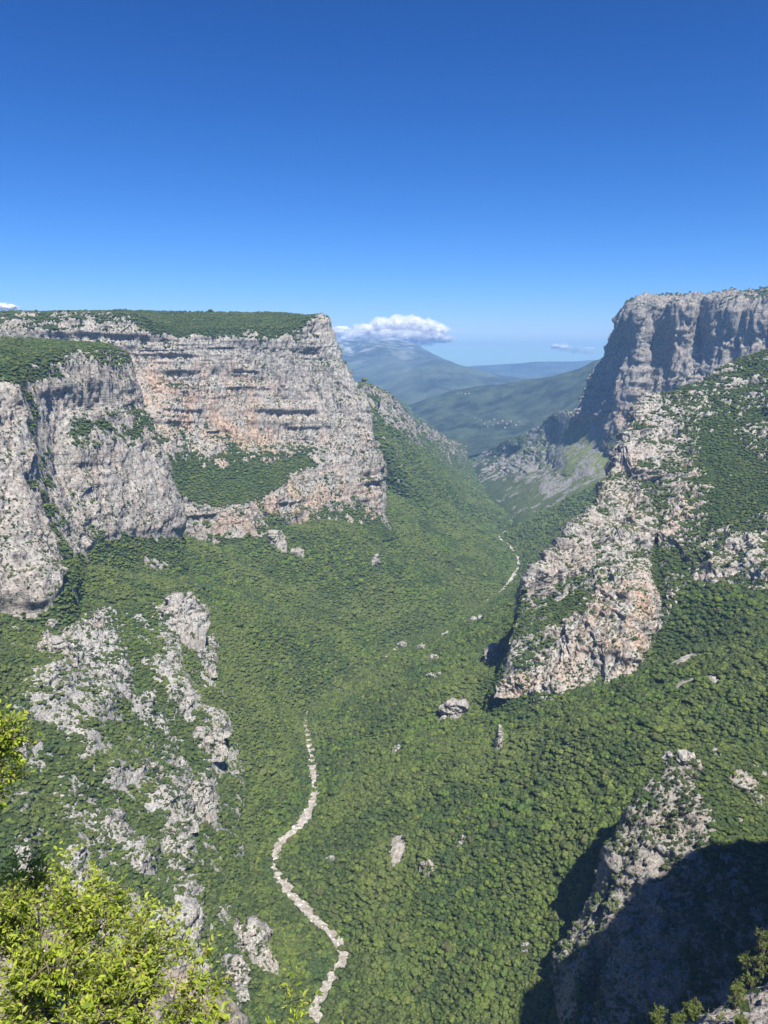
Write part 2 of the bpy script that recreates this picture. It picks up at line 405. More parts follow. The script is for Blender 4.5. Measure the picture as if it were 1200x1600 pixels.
# ---- left main cliff A (columns left to right, rows plateau-back, rim, ledges, foot)
def colA(pts): return pts
A = cols_to_rows([
 [A_(-260,492,2300,0), A_(-260,518,1950,.3), A_(-260,570,1930,1), A_(-260,640,1900,1), A_(-260,690,1880,.9), A_(-260,760,1840,.5), A_(-260,800,1810,1), A_(-260,850,1790,0.44), A_(-260,930,1760,0)],
 [A_(-100,489,2300,0), A_(-100,503,1930,.5), A_(-100,570,1910,1), A_(-100,640,1880,1), A_(-100,690,1860,.9), A_(-100,760,1820,.5), A_(-100,800,1800,1), A_(-100,850,1780,0.44), A_(-100,930,1750,0)],
 [A_(40,487,2300,0), A_(40,502,1930,.7), A_(40,560,1910,1,.2), A_(40,620,1890,1,.3), A_(40,690,1860,.9), A_(40,760,1820,.5), A_(40,800,1800,1), A_(40,850,1780,0.44), A_(40,930,1750,0)],
 [A_(140,487,2300,0), A_(140,503,1960,.8), A_(140,560,1940,1,.3), A_(150,620,1910,1,.5), A_(160,690,1870,.9), A_(170,760,1820,.5), A_(180,800,1800,1), A_(200,850,1780,0.44), A_(200,930,1750,0)],
 [A_(215,487,2350,0), A_(215,505,2000,.6), A_(213,550,1985,1,.4), A_(225,600,1960,1,1.0), A_(238,655,1900,1,.6), A_(258,730,1830,.2), A_(275,790,1800,.9,.3), A_(290,850,1785,0.44,.3), A_(290,930,1740,0)],
 [A_(280,487,2400,0), A_(280,520,2050,.30), A_(280,548,2030,1,.2), A_(280,600,2010,1,.9), A_(285,665,1970,1,1.0), A_(300,765,1830,.05), A_(315,800,1800,.8,.5), A_(325,850,1790,0.33,.4), A_(325,930,1750,0)],
 [A_(340,488,2450,0), A_(340,514,2110,.25), A_(340,548,2090,1,.2), A_(340,605,2070,1,.8), A_(345,685,2020,1,1.0), A_(365,768,1860,.05), A_(375,795,1840,.9,1.0), A_(380,835,1810,0.33,.7), A_(380,930,1760,0)],
 [A_(400,489,2500,0), A_(400,514,2170,.2), A_(400,548,2150,1,.1), A_(400,605,2130,1,.6), A_(405,695,2080,1,1.0), A_(420,755,1950,.1), A_(425,775,1930,.9,1.0), A_(430,825,1880,0.44,.9), A_(430,920,1800,0)],
 [A_(450,490,2500,0), A_(450,512,2210,.35), A_(450,550,2195,1,.1), A_(450,608,2180,1,.3), A_(455,690,2140,1,.5), A_(460,728,2060,.3), A_(465,750,2040,1,1.0), A_(472,800,2000,0.55,.9), A_(480,900,1900,0)],
 [A_(480,492,2480,0), A_(482,503,2240,.5), A_(488,550,2230,1,.1), A_(500,612,2215,1,.2), A_(510,690,2180,1,.5), A_(515,715,2140,.45), A_(520,738,2130,1,.9), A_(525,795,2090,0.55,.8), A_(530,870,1980,0)],
 [A_(493,494,2480,0), A_(500,500,2270,.8), A_(515,542,2265,1,.0), A_(545,614,2230,1,.1), A_(562,680,2200,1,.5), A_(565,705,2180,.55), A_(572,722,2175,1,.5), A_(575,795,2150,0.55,.8), A_(580,850,2050,.1)],
 [A_(497,494,2520,0), A_(508,503,2310,.9), A_(525,552,2325,1,.0), A_(562,618,2280,1,.1), A_(575,676,2265,1,.3), A_(580,698,2260,.6), A_(592,722,2240,1,.4), A_(598,806,2220,0.55,.6), A_(625,840,2180,.2)],
 [A_(490,496,2700,.5), A_(499,510,2500,.9), A_(510,550,2500,1,.0), A_(535,612,2500,1,.1), A_(560,680,2480,.9,.1), A_(565,700,2470,.6), A_(575,722,2460,.9), A_(585,800,2450,0.33), A_(600,850,2440,.2)],
 [A_(440,500,3100,.5), A_(450,520,2900,.9), A_(460,555,2900,1), A_(490,620,2900,1), A_(510,680,2880,.9), A_(520,700,2870,.6), A_(530,722,2860,.9), A_(540,800,2850,0.33), A_(550,850,2840,.2)],
])
loft('main_cliff', A, 3.1, True, 0.9, 1.0, rockbias=-0.06, seed=3, strata=1.1, fins=0.9, ribs=0.2, butt=.85)

# ---- left near buttress B
B = cols_to_rows([
 [A_(-420,530,1150,0), A_(-420,560,900,.3), A_(-420,640,890,1), A_(-420,740,880,1), A_(-420,830,860,1), A_(-420,900,840,1), A_(-420,980,820,0.12), A_(-420,1120,780,0)],
 [A_(-150,528,1300,0), A_(-150,560,1000,.2), A_(-150,640,990,.9), A_(-150,740,970,1), A_(-150,830,950,1), A_(-150,900,930,1), A_(-150,978,900,0.12), A_(-150,1100,850,0)],
 [A_(-20,530,1450,0), A_(-20,575,1190,.2), A_(-10,640,1150,.8), A_(-10,740,1100,.95), A_(-5,830,1050,1), A_(0,900,1000,1), A_(5,975,985,0.12), A_(10,1080,930,0)],
 [A_(20,528,1500,0), A_(12,570,1220,.3), A_(22,640,1190,.8), A_(35,740,1140,.9), A_(50,830,1085,1), A_(65,900,1030,1), A_(85,965,1010,0.12), A_(90,1080,950,0)],
 [A_(45,530,1600,0), A_(35,570,1275,0.2), A_(50,640,1245,0.3), A_(65,740,1210,0.2), A_(85,820,1170,0.3), A_(100,870,1130,0.2), A_(112,900,1100,0.06), A_(120,1000,1050,0)],
 [A_(85,532,1700,0), A_(62,558,1350,.4), A_(72,640,1335,1), A_(85,740,1300,.9), A_(105,800,1275,1), A_(118,845,1240,1), A_(128,880,1215,0.09), A_(140,960,1150,0)],
 [A_(120,535,1750,0), A_(108,552,1400,.5), A_(112,640,1395,1,.2), A_(125,662,1375,.4), A_(140,745,1365,1,.4), A_(160,810,1350,1), A_(170,852,1335,0.12), A_(180,930,1280,0)],
 [A_(165,540,1780,0), A_(155,555,1480,.6), A_(165,635,1475,1,.3), A_(175,662,1450,.4,.3), A_(192,740,1440,1,.3), A_(212,800,1430,1), A_(222,850,1420,0.12), A_(232,930,1370,0)],
 [A_(186,548,1800,.0), A_(188,558,1580,.6), A_(205,630,1570,1,.5), A_(222,662,1550,.4,.4), A_(248,740,1530,1,.2), A_(270,800,1520,1), A_(276,850,1510,0.12), A_(285,905,1460,0)],
 [A_(183,553,1820,.2), A_(192,562,1650,.7), A_(211,632,1650,1,.5), A_(230,662,1640,.7,.3), A_(258,740,1620,1,.2), A_(281,800,1610,1), A_(286,850,1600,0.12), A_(295,900,1560,0)],
 [A_(165,550,2000,.2), A_(172,570,1800,.7), A_(190,634,1800,1), A_(205,665,1790,.7), A_(230,740,1780,1), A_(255,800,1770,1), A_(262,850,1760,0.12), A_(270,900,1720,0)],
])
loft('near_buttress', B, 2.9, True, 0.85, 0.85, rockbias=-0.06, seed=23, strata=0.6, fins=1.0, ribs=0.28, slopew=0.6, steps=.25, blk=.4)

# ---- right crag C
C = cols_to_rows([
 [A_(758,1128,1500,0.05), A_(783,1060,1190,0.05), A_(773,1068,1160,0.05), A_(763,1083,1140,0.05), A_(760,1098,1130,0.05), A_(758,1118,1115,0.05), A_(753,1158,1090,0.05)],
 [A_(800,1040,1500,0.3), A_(812,950,1210,0.45), A_(812,975,1190,0.45), A_(808,1000,1170,0.45), A_(802,1030,1140,0.45,.3), A_(805,1085,1100,0.45,.5), A_(805,1130,1060,0)],
 [A_(840,1000,1550,.5), A_(832,900,1250,.9), A_(832,930,1225,1), A_(838,965,1200,.8), A_(842,1010,1150,.6,.3), A_(845,1075,1095,1,.6), A_(845,1120,1050,0)],
 [A_(870,950,1600,.5), A_(858,874,1280,1.08), A_(865,910,1250,0.98), A_(875,950,1215,0.2), A_(885,1000,1150,1.25,.6), A_(892,1068,1080,1.25,.5), A_(892,1120,1040,0)],
 [A_(920,900,1700,.5), A_(905,820,1360,0.98), A_(915,870,1290,0.98), A_(925,920,1220,0.5), A_(935,980,1130,1.25,.9), A_(940,1062,1070,1.25,.6), A_(940,1110,1030,0)],
 [A_(970,850,1800,.5), A_(948,752,1450,1.08), A_(962,830,1340,1.08), A_(975,890,1240,1.23,.3), A_(985,950,1130,1.25,1.0), A_(988,1052,1055,1.25,.9), A_(988,1100,1020,0)],
 [A_(1000,800,1850,.5), A_(975,700,1530,1.18), A_(985,790,1390,1.08,.6), A_(1000,870,1270,1.08,.3), A_(1003,930,1170,1.18,.8), A_(998,1020,1100,1.08,.4), A_(1005,1080,1040,0)],
 [A_(1040,750,1900,.5), A_(1003,640,1600,.85), A_(1020,740,1440,.8,.3), A_(1022,850,1320,.35), A_(1020,910,1240,.25), A_(1022,965,1170,.6), A_(1030,1040,1090,0)],
 [A_(1100,700,1950,.5), A_(1060,622,1680,.7), A_(1070,720,1500,.6), A_(1065,820,1330,.9,.7), A_(1065,880,1250,.55), A_(1075,975,1140,.8,.5), A_(1080,1040,1080,0)],
 [A_(1160,660,2000,.4), A_(1118,590,1740,.6), A_(1125,700,1520,.3), A_(1125,800,1330,.35), A_(1130,870,1220,.8,.3), A_(1140,945,1120,.7,.3), A_(1145,1010,1050,0)],
 [A_(1230,620,2000,.3), A_(1195,548,1780,.4), A_(1200,680,1540,.65,.2), A_(1200,770,1350,.2), A_(1200,840,1220,.85,.2), A_(1200,915,1110,.7), A_(1200,990,1040,0)],
 [A_(1400,560,2000,.3), A_(1330,490,1800,.3), A_(1330,640,1500,.6), A_(1330,750,1300,.5), A_(1330,830,1180,.8), A_(1330,905,1080,.6), A_(1330,990,980,0)],
 [A_(1700,500,2000,.3), A_(1550,450,1750,.3), A_(1550,620,1450,.6), A_(1550,740,1250,.5), A_(1550,830,1120,.8), A_(1550,905,1020,.6), A_(1550,990,920,0)],
])
loft('right_crag', C, 2.7, True, 1.0, 0.75, M_ROCK_C, rockbias=-0.14, slopew=0.9, seed=43, strata=0.5, fins=1.0, ribs=0.42, steps=.6, blk=.7, butt=1.7)

# ---- right far wall D
Dg = cols_to_rows([
 [A_(960,600,4600,.2), A_(945,566,4000,.6), A_(932,596,3980,.9), A_(920,622,3960,.9), A_(905,650,3950,.9), A_(905,670,4100,.5), A_(890,720,3900,0)],
 [A_(985,500,4400,.2), A_(968,520,3820,.9), A_(960,556,3800,1), A_(946,600,3780,1), A_(932,640,3740,1), A_(925,668,3800,.5), A_(915,720,3600,0)],
 [A_(1000,480,4300,0), A_(977,488,3680,.9), A_(974,530,3665,1), A_(968,590,3640,1), A_(955,640,3610,1,.1), A_(945,680,3640,.8), A_(940,740,3450,0)],
 [A_(1020,476,4200,0), A_(990,479,3560,.9), A_(986,530,3545,1,.1), A_(978,590,3530,1), A_(968,650,3500,1,.8), A_(960,692,3460,.8), A_(955,740,3300,0)],
 [A_(1045,474,4200,0), A_(1004,477,3500,.9), A_(1002,530,3480,1,.1), A_(998,590,3470,1), A_(994,650,3440,1,.9), A_(990,700,3400,.8), A_(985,760,3300,0)],
 [A_(1060,473,4100,0), A_(1014,476,3640,.9), A_(1014,530,3640,1,.1), A_(1012,590,3620,1), A_(1008,650,3560,1,1), A_(1004,700,3440,.8), A_(995,760,3300,0)],
 [A_(1090,472,4000,0), A_(1055,474,3520,.9), A_(1055,530,3505,1), A_(1052,590,3490,1), A_(1050,650,3440,1,.1), A_(1045,700,3380,.8), A_(1045,760,3100,0)],
 [A_(1110,471,3900,0), A_(1082,474,3470,.9), A_(1080,530,3500,1), A_(1080,590,3420,1), A_(1080,650,3300,1), A_(1080,700,3200,.8), A_(1080,760,3000,0)],
 [A_(1130,471,3900,0), A_(1096,474,3600,.9), A_(1094,530,3600,1), A_(1090,590,3420,1), A_(1088,650,3280,1), A_(1088,700,3180,.8), A_(1088,760,3000,0)],
 [A_(1160,466,3850,0), A_(1125,473,3400,.9), A_(1122,530,3390,1), A_(1120,590,3350,1), A_(1120,650,3280,1), A_(1120,700,3140,.8), A_(1120,760,2900,0)],
 [A_(1205,447,3800,0), A_(1180,471,3300,.9), A_(1175,530,3280,1), A_(1170,590,3220,1), A_(1170,650,3100,1), A_(1170,700,2960,.8), A_(1170,760,2800,0)],
 [A_(1330,420,3700,0), A_(1260,470,3150,.9), A_(1260,530,3130,1), A_(1260,590,3060,1), A_(1260,650,2940,1), A_(1260,700,2800,.8), A_(1260,760,2600,0)],
 [A_(1600,400,3600,0), A_(1500,465,2800,.9), A_(1500,530,2780,1), A_(1500,590,2700,1), A_(1500,650,2600,1), A_(1500,700,2500,.8), A_(1500,760,2300,0)],
])
loft('far_wall', Dg, 6.0, True, 1.0, 1.7, M_ROCK_D, seed=63, strata=0.8, fins=1.3, steps=.4, blk=.6)

# ---- right valley flank G below the far wall
Gg = cols_to_rows([
 [A_(1080,690,3500,.3), A_(1040,640,3300,.3), A_(1020,720,3000,.3), A_(1000,790,2800,.3), A_(950,850,2600,.1), A_(900,900,2350,0)],
 [A_(1000,690,3800,.3), A_(960,660,3560,.3,0,.7), A_(965,712,3350,.1,0,1), A_(935,760,3150,.3,0,.5), A_(880,815,2950,.1), A_(820,880,2650,0)],
 [A_(960,680,4200,.3), A_(915,652,3900,.4,0,.5), A_(925,700,3600,.1,0,1), A_(895,750,3400,.4,0,.6), A_(850,795,3250,.2,0,.3), A_(800,850,2900,0)],
 [A_(930,680,4500,.3), A_(880,640,4250,.5,0,.5), A_(890,690,3900,.1,.2,1), A_(865,735,3700,.45,0,.5), A_(830,775,3550,.2,0,.5), A_(790,830,3250,0)],
 [A_(880,690,4900,.3), A_(850,655,4600,.5,0,.3), A_(858,695,4250,.55,0,.4), A_(835,735,4000,.5,0,.5), A_(808,765,3900,.15,0,.4), A_(775,800,3700,0)],
 [A_(840,705,5400,.3), A_(810,680,5000,.4,0,.3), A_(815,705,4600,.65,0,.3), A_(798,735,4400,.6,0,.3), A_(780,755,4300,.2,0,.2), A_(755,780,4100,0)],
 [A_(800,715,6000,.3), A_(775,695,5500,.4), A_(775,712,5200,.7), A_(760,730,4900,.6), A_(752,742,4800,.2), A_(740,760,4600,0)],
 [A_(770,715,6600,.3), A_(742,712,6200,.4), A_(740,718,5900,.3), A_(736,724,5600,.3), A_(732,730,5500,.2), A_(728,738,5300,0)],
])
loft('valley_flank', Gg, 8.0, True, 0.9, 1.7, M_ROCK_D, seed=83, slopew=0.9, rockbias=-0.72, ribs=0.6, fins=1.2, strata=0.6, steps=1.2)

# ---- left far spur F beyond the main cliff
Fg = cols_to_rows([
 [A_(360,640,3300,.3), A_(450,590,2950,.4), A_(480,640,2900,.3), A_(500,700,2850,.3), A_(510,780,2800,0), A_(515,900,2780,0)],
 [A_(420,640,3400,.3), A_(500,590,2800,.4), A_(540,640,2750,.3), A_(600,700,2680,.3), A_(640,780,2600,0), A_(650,900,2550,0)],
 [A_(510,640,3500,.3), A_(556,600,3000,.6), A_(580,640,2930,.5), A_(620,700,2850,.3), A_(670,780,2750,0), A_(690,900,2700,0)],
 [A_(550,650,3700,.4), A_(580,608,3150,.9), A_(603,645,3080,.7), A_(640,700,3000,.3), A_(690,775,2900,0), A_(720,880,2850,0)],
 [A_(580,660,3900,.4), A_(603,615,3300,.9), A_(620,650,3230,.85), A_(655,705,3150,.3), A_(700,770,3080,0), A_(735,860,3000,0)],
 [A_(610,680,4200,.4), A_(628,645,3650,.9), A_(640,675,3560,.6), A_(672,720,3450,.35), A_(715,765,3350,0), A_(740,840,3250,0)],
 [A_(640,700,4600,.4), A_(660,668,4150,.9), A_(672,690,4050,.6), A_(692,725,3900,.4), A_(722,760,3750,0), A_(745,815,3650,0)],
 [A_(680,710,5200,.4), A_(692,685,4700,.8), A_(700,700,4600,.7), A_(712,735,4350,.3), A_(732,758,4200,0), A_(750,790,4100,0)],
 [A_(720,715,6000,.4), A_(725,698,5500,.6), A_(728,710,5400,.5), A_(732,730,5000,.3), A_(738,748,4800,0), A_(745,775,4600,0)],
])
loft('far_spur', Fg, 8.0, True, 0.8, 1.5, M_ROCK_D, seed=103, rockbias=-0.1, ribs=0.35)

# ---- near right crag E
E = cols_to_rows([
 [A_(1480,1200,805,0.2), A_(1480,1120,685,0.22), A_(1480,1300,605,0.45), A_(1480,1450,545,0.45), A_(1480,1900,425,0.08), A_(1480,2600,355,0.08)],
 [A_(1290,1260,775,0.2), A_(1300,1140,685,0.22), A_(1300,1300,595,0.45), A_(1300,1450,535,0.45), A_(1300,1900,425,0.08), A_(1300,2600,355,0.08)],
 [A_(1190,1280,765,0.2), A_(1200,1158,670,0.22), A_(1195,1240,615,0.22), A_(1200,1400,530,0.45), A_(1200,1800,425,0.08), A_(1200,2600,355,0.08)],
 [A_(1125,1290,735,0.22), A_(1130,1172,650,0.22), A_(1130,1250,605,0.22), A_(1130,1380,535,0.45), A_(1120,1800,425,0.08), A_(1120,2600,355,0.08)],
 [A_(1060,1320,705,0.5), A_(1070,1182,635,0.35), A_(1085,1260,595,0.9), A_(1080,1370,545,0.8), A_(1060,1800,425,0.08), A_(1040,2600,355,0.08)],
 [A_(1010,1370,685,0.7), A_(1030,1208,620,0.35), A_(1050,1280,590,1), A_(1045,1370,550,0.9), A_(1010,1800,430,0.08), A_(980,2600,365,0.08)],
 [A_(975,1400,675,0.8), A_(1000,1245,607,0.35), A_(1015,1310,585,1), A_(1005,1400,553,0.9), A_(970,1800,435,0.08), A_(940,2600,365,0.08)],
 [A_(945,1450,665,0.8), A_(968,1325,598,0.8), A_(982,1362,583,1,.2), A_(972,1440,555,0.9), A_(935,1800,445,0.08), A_(900,2600,375,0.08)],
 [A_(925,1500,655,0.8), A_(945,1388,591,0.9), A_(952,1420,579,1,.3), A_(940,1490,553,0.9), A_(910,1800,455,0.08), A_(880,2600,385,0.08)],
 [A_(895,1540,625,0.4), A_(915,1452,587,0.6), A_(915,1475,575,0.8), A_(905,1540,530,0.4), A_(885,1800,465,0.08), A_(860,2600,395,0.08)],
 [A_(865,1590,615,0.4), A_(885,1500,590,0.6), A_(880,1520,580,0.7), A_(875,1580,540,0.4), A_(860,1800,485,0.08), A_(840,2600,415,0.08)],
])
loft('near_crag', E, 1.95, False, 1.35, 0.42, M_ROCK_N, rockbias=0.02, slopew=0.35, seed=123, strata=0.3, fins=1.1, ribs=0.4, blk=1.0)

# ---- ridge on the near right that throws the big shadow, and the ledge the viewer stands on
Hh = cols_to_rows([
 [W_(560,-200,40,.2), W_(420,-160,20,.4), W_(330,-120,-60,.9), W_(270,-100,-300,.8), W_(250,-90,-620,.2)],
 [W_(540,0,60,.2), W_(340,60,0,.4), W_(290,80,-60,.9), W_(225,110,-300,.8), W_(200,130,-620,.2)],
 [W_(560,150,60,.2), W_(285,165,-8,.4), W_(252,190,-60,.9), W_(215,220,-300,.8), W_(200,240,-620,.2)],
 [W_(600,190,50,.2), W_(274,228,-16,.4), W_(248,250,-70,.9), W_(222,270,-300,.8), W_(210,285,-620,.2)],
 [W_(640,230,50,.2), W_(312,288,-24,.4), W_(292,308,-75,.9), W_(268,322,-290,.8), W_(255,335,-590,.2)],
 [W_(680,260,40,.2), W_(360,316,-8,.4), W_(345,345,-80,.9), W_(325,362,-290,.8), W_(315,372,-560,.2)],
 [W_(720,280,30,.2), W_(450,330,0,.4), W_(440,360,-80,.9), W_(425,385,-280,.8), W_(415,395,-520,.2)],
 [W_(900,320,10,.2), W_(700,360,10,.4), W_(690,400,-90,.9), W_(680,440,-260,.8), W_(675,455,-420,.2)],
])
loft('shadow_ridge', Hh, 7.0, False, 1.0, 0.8, M_ROCK_N, seed=143)

# ---- hills, mountains and plain beyond the gorge
Mh = cols_to_rows([
 [A_(480,655,9500,0,0,.3), A_(500,648,8600,0,0,.1), A_(540,690,7400,0,0,.1), A_(560,740,6400,0,0,.3)],
 [A_(560,650,9500,0,0,.3), A_(590,645,8400,0,0,.1), A_(610,675,7300,0,0,.1), A_(630,730,6200,0,0,.5)],
 [A_(640,640,9200,0,0,.3), A_(655,630,8000,0,0,.1), A_(665,665,7100,0,0,.2), A_(690,725,6000,0,0,.6)],
 [A_(720,622,9000,0,0,.3), A_(720,613,7800,0,0,.1), A_(730,655,7000,0,0,.15), A_(740,715,5900,0,0,.6)],
 [A_(800,610,8800,0,0,.3), A_(800,600,7600,0,0,.1), A_(805,645,6900,0,0,.1), A_(800,700,5800,0,0,.5)],
 [A_(850,604,8600,0,0,.3), A_(845,594,7500,0,0,.1), A_(860,630,6700,0,0,.1), A_(860,700,5600,0,0,.3)],
 [A_(900,590,8400,0,0,.3), A_(895,580,7300,0,0,.1), A_(910,610,6500,0,0,.1), A_(910,690,5300,0,0,.2)],
 [A_(960,572,8200,0,0,.3), A_(955,561,7100,0,0,.1), A_(960,600,6300,0,0,.1), A_(960,680,5000,0,0,.2)],
 [A_(1100,560,8200,0,0,.3), A_(1080,545,6900,0,0,.1), A_(1080,590,6000,0,0,.1), A_(1080,680,4800,0,0,.2)],
])
def far_material(name, base, scale, snow=False):
    m, nt, bs = mat_new(name); L = nt.links
    pos = nd(nt, 'ShaderNodeNewGeometry').outputs['Position']
    n1 = noise(nt, pos, 1 / scale, 6, 0.65, 0.4); n2 = noise(nt, pos, 6.0 / scale, 5, 0.6)
    c = mix(nt, ramp(nt, noise(nt, pos, 2.4 / scale, 6, 0.7), [(0.38, 0.0), (0.62, 1.0)]), tuple(x * 0.45 for x in base), tuple(x * 1.7 for x in base))
    c = mix(nt, mth(nt, 'MULTIPLY', ramp(nt, n1, [(0.5, 0.0), (0.66, 1.0)]), attr(nt, 'grass'), True), c, (0.17, 0.19, 0.09))
    c = mix(nt, mth(nt, 'MULTIPLY', ramp(nt, n2, [(0.50, 0.0), (0.62, 0.9)]), attr(nt, 'rock'), True), c, (0.52, 0.50, 0.47))
    L.new(c, bs.inputs['Base Color']); bs.inputs['Roughness'].default_value = 0.95; bs.inputs['Specular IOR Level'].default_value = 0.1
    bp = nd(nt, 'ShaderNodeBump'); bp.inputs['Distance'].default_value = scale / 40; L.new(n2, bp.inputs['Height']); L.new(bp.outputs[0], bs.inputs['Normal'])
    return m
M_HILL = far_material('wooded_hill', (0.040, 0.054, 0.030), 420)
M_MTN = far_material('mountain_slopes', (0.055, 0.072, 0.045), 1500)
def hill(name, rows, step, amp, wl, mat, seed):
    G = np.array(rows, dtype=np.float64); G = resample(G, 1, step, 0.9); G = resample(G, 0, step, 0.8)
    P = G[..., :3].copy(); Q = P.reshape(-1, 3)
    edge = np.minimum(np.arange(P.shape[0])[:, None], 4) / 4.0
    P[..., 2] += (amp * (0.75 * ridged(Q * [1/wl, 1/wl, 1/wl/3], 4, seed) + 0.5 * fbm(Q / wl * 2, 4, seed + 7))).reshape(P.shape[:2]) * (0.35 + 0.65 * edge)
    me = mesh_from(name, P.reshape(-1, 3), grid_faces(P.shape[0], P.shape[1], True), mat, {'rock': G[..., 3], 'warm': G[..., 4] * 0, 'grass': G[..., 5]})
    o = link(name, me); tag(o, kind='structure'); return P
MP = hill('wooded_hill', Mh, 26, 42, 620, M_HILL, 201)
Nn = cols_to_rows([
 [A_(250,600,22000,0,0,0.25), A_(280,562,17500,.3,0,0.25), A_(300,585,14500,0,0,0.25), A_(340,610,12000,0,0,0.25), A_(420,680,9300,0,0,0.25)],
 [A_(400,600,22000,0,0,0.25), A_(430,556,17500,.5,0,0.25), A_(440,580,14500,.1,0,0.25), A_(460,605,12000,0,0,0.25), A_(500,680,9300,0,0,0.25)],
 [A_(500,600,22000,0,0,0.25), A_(520,543,17300,.9,0,0.25), A_(520,566,15500,.3,0,0.25), A_(530,600,12000,0,0,0.25), A_(560,670,9300,0,0,0.25)],
 [A_(545,600,22000,0,0,0.25), A_(548,540,17200,1,0,0.25), A_(552,562,15500,.35,0,0.25), A_(560,598,12000,0,0,0.25), A_(590,660,9300,0,0,0.25)],
 [A_(585,600,22000,0,0,0.25), A_(590,536,17000,.55,0,0.25), A_(596,565,14500,.1,0,0.25), A_(600,596,11800,0,0,0.25), A_(630,655,9200,0,0,0.25)],
 [A_(630,600,22000,0,0,0.25), A_(635,541,17000,.6,0,0.25), A_(638,568,14200,.2,0,0.25), A_(640,590,11500,0,0,0.25), A_(670,650,9100,0,0,0.25)],
 [A_(670,600,22000,0,0,0.25), A_(665,550,16800,.2,0,0.25), A_(675,572,14000,0,0,0.25), A_(690,592,11300,0,0,0.25), A_(710,645,9000,0,0,0.25)],
 [A_(710,605,21000,0,0,0.25), A_(700,569,16500,0,0,0.25), A_(715,585,13800,0,0,0.25), A_(735,597,11200,0,0,0.25), A_(750,640,9000,0,0,0.25)],
 [A_(780,612,20000,0,0,0.25), A_(745,588,16000,0,0,0.25), A_(760,597,13500,0,0,0.25), A_(790,606,11200,0,0,0.25), A_(800,640,9000,0,0,0.25)],
 [A_(900,615,20000,0,0,0.25), A_(830,603,15500,0,0,0.25), A_(850,608,13500,0,0,0.25), A_(870,613,11200,0,0,0.25), A_(880,640,9000,0,0,0.25)],
 [A_(1050,615,20000,0,0,0.25), A_(1000,608,15500,0,0,0.25), A_(1000,610,13500,0,0,0.25), A_(1000,615,11200,0,0,0.25), A_(1000,640,9000,0,0,0.25)],
])
hill('blue_mountain', Nn, 70, 300, 2300, M_MTN, 221)
N2 = cols_to_rows([
 [A_(500,600,23500,0), A_(520,585,21500,0), A_(540,620,18500,0)],
 [A_(650,600,23500,0), A_(660,580,21500,0), A_(670,620,18500,0)],
 [A_(740,600,23500,0), A_(740,573,21500,0), A_(750,615,18500,0)],
 [A_(800,600,23500,0), A_(795,569,21000,0), A_(800,612,18500,0)],
 [A_(860,600,23500,0), A_(850,566,21000,0), A_(860,610,18500,0)],
 [A_(920,600,23500,0), A_(905,565,20800,0), A_(910,610,18500,0)],
 [A_(1050,600,23500,0), A_(1010,558,20500,0), A_(1010,610,18500,0)],
 [A_(1300,600,23500,0), A_(1250,555,20000,0), A_(1250,610,18500,0)],
])
hill('distant_ridge', N2, 130, 60, 2300, M_MTN, 241)
me = mesh_from('plain', [(-16000, -450, -830), (16000, -450, -830), (16000, 24000, -830), (-16000, 24000, -830)], [[0, 1, 2, 3]], M_HILL,
               {'rock': np.zeros(4), 'warm': np.zeros(4), 'grass': np.ones(4) * .6})
tag(link('plain', me), kind='structure')

# ---- promontory under the viewer
rr_ = np.concatenate([[0.0], 0.7 * (640 / 0.7) ** np.linspace(0, 1, 170)]); th = np.linspace(R(-120), R(120), 200)
RRm, TH = np.meshgrid(rr_, th, indexing='ij')
X_ = RRm * np.sin(TH); Y_ = RRm * np.cos(TH) - 0.6
steepk = 1.45 + 0.25 * np.cos(TH * 5 + 1)
Z_ = -1.75 - steepk * np.maximum(RRm - 1.0, 0) + 0 * X_
Qp = np.stack([X_.ravel(), Y_.ravel(), Z_.ravel()], 1)
amp_ = np.clip(RRm * 0.07, 0.03, 12).ravel()
for wl_, a_ in ((1.2, .6), (5, 1.4), (22, 2.6), (70, 8)):
    Z_ += (np.minimum(a_, amp_ * 1.2) * ridged(Qp / wl_, 2, int(wl_ * 10))).reshape(Z_.shape) * 0.55
Z_ = np.maximum(Z_, -800); lim = -1.08 * np.maximum(Y_, 0) - 1.6
Z_ = np.where(Y_ > 1.5, np.minimum(Z_, lim), Z_)
Pp = np.stack([X_, Y_, Z_], 2)
mk = np.clip(0.75 + 0.3 * fbm(Qp / 30, 3, 9).reshape(Z_.shape), 0, 1)
me = mesh_from('promontory', Pp.reshape(-1, 3), grid_faces(*Z_.shape, True), M_ROCK_N, {'rock': mk, 'warm': mk * 0.2, 'grass': mk * 0})
tag(link('promontory', me), kind='structure')

# near rock shoulder in the lower right corner
Kk = cols_to_rows([
 [A_(950,1750,70,.4), A_(950,1690,60,.5), A_(940,1760,52,.8), A_(920,2000,42,.9)],
 [A_(1010,1690,72,.4), A_(1010,1632,62,.5), A_(1005,1690,55,.9), A_(1000,1900,44,.9)],
 [A_(1075,1660,74,.4), A_(1075,1605,63,.5), A_(1080,1660,56,.9), A_(1080,1900,44,.9)],
 [A_(1130,1620,76,.4), A_(1130,1578,65,.6), A_(1140,1640,56,1), A_(1150,1900,44,.9)],
 [A_(1190,1590,78,.4), A_(1180,1550,67,.6), A_(1190,1620,57,1), A_(1200,1900,44,.9)],
 [A_(1290,1560,80,.4), A_(1280,1490,70,.5), A_(1290,1580,58,.8), A_(1300,1900,44,.9)],
 [A_(1450,1500,80,.4), A_(1450,1400,70,.4), A_(1450,1500,58,.8), A_(1450,1900,44,.9)],
])
loft('near_shoulder', Kk, 0.35, True, 0.7, 0.06, terrain_material('limestone_shoulder', 0.06, (0.36, 0.33, 0.29)), rockbias=0.1, slopew=0.6, seed=163)

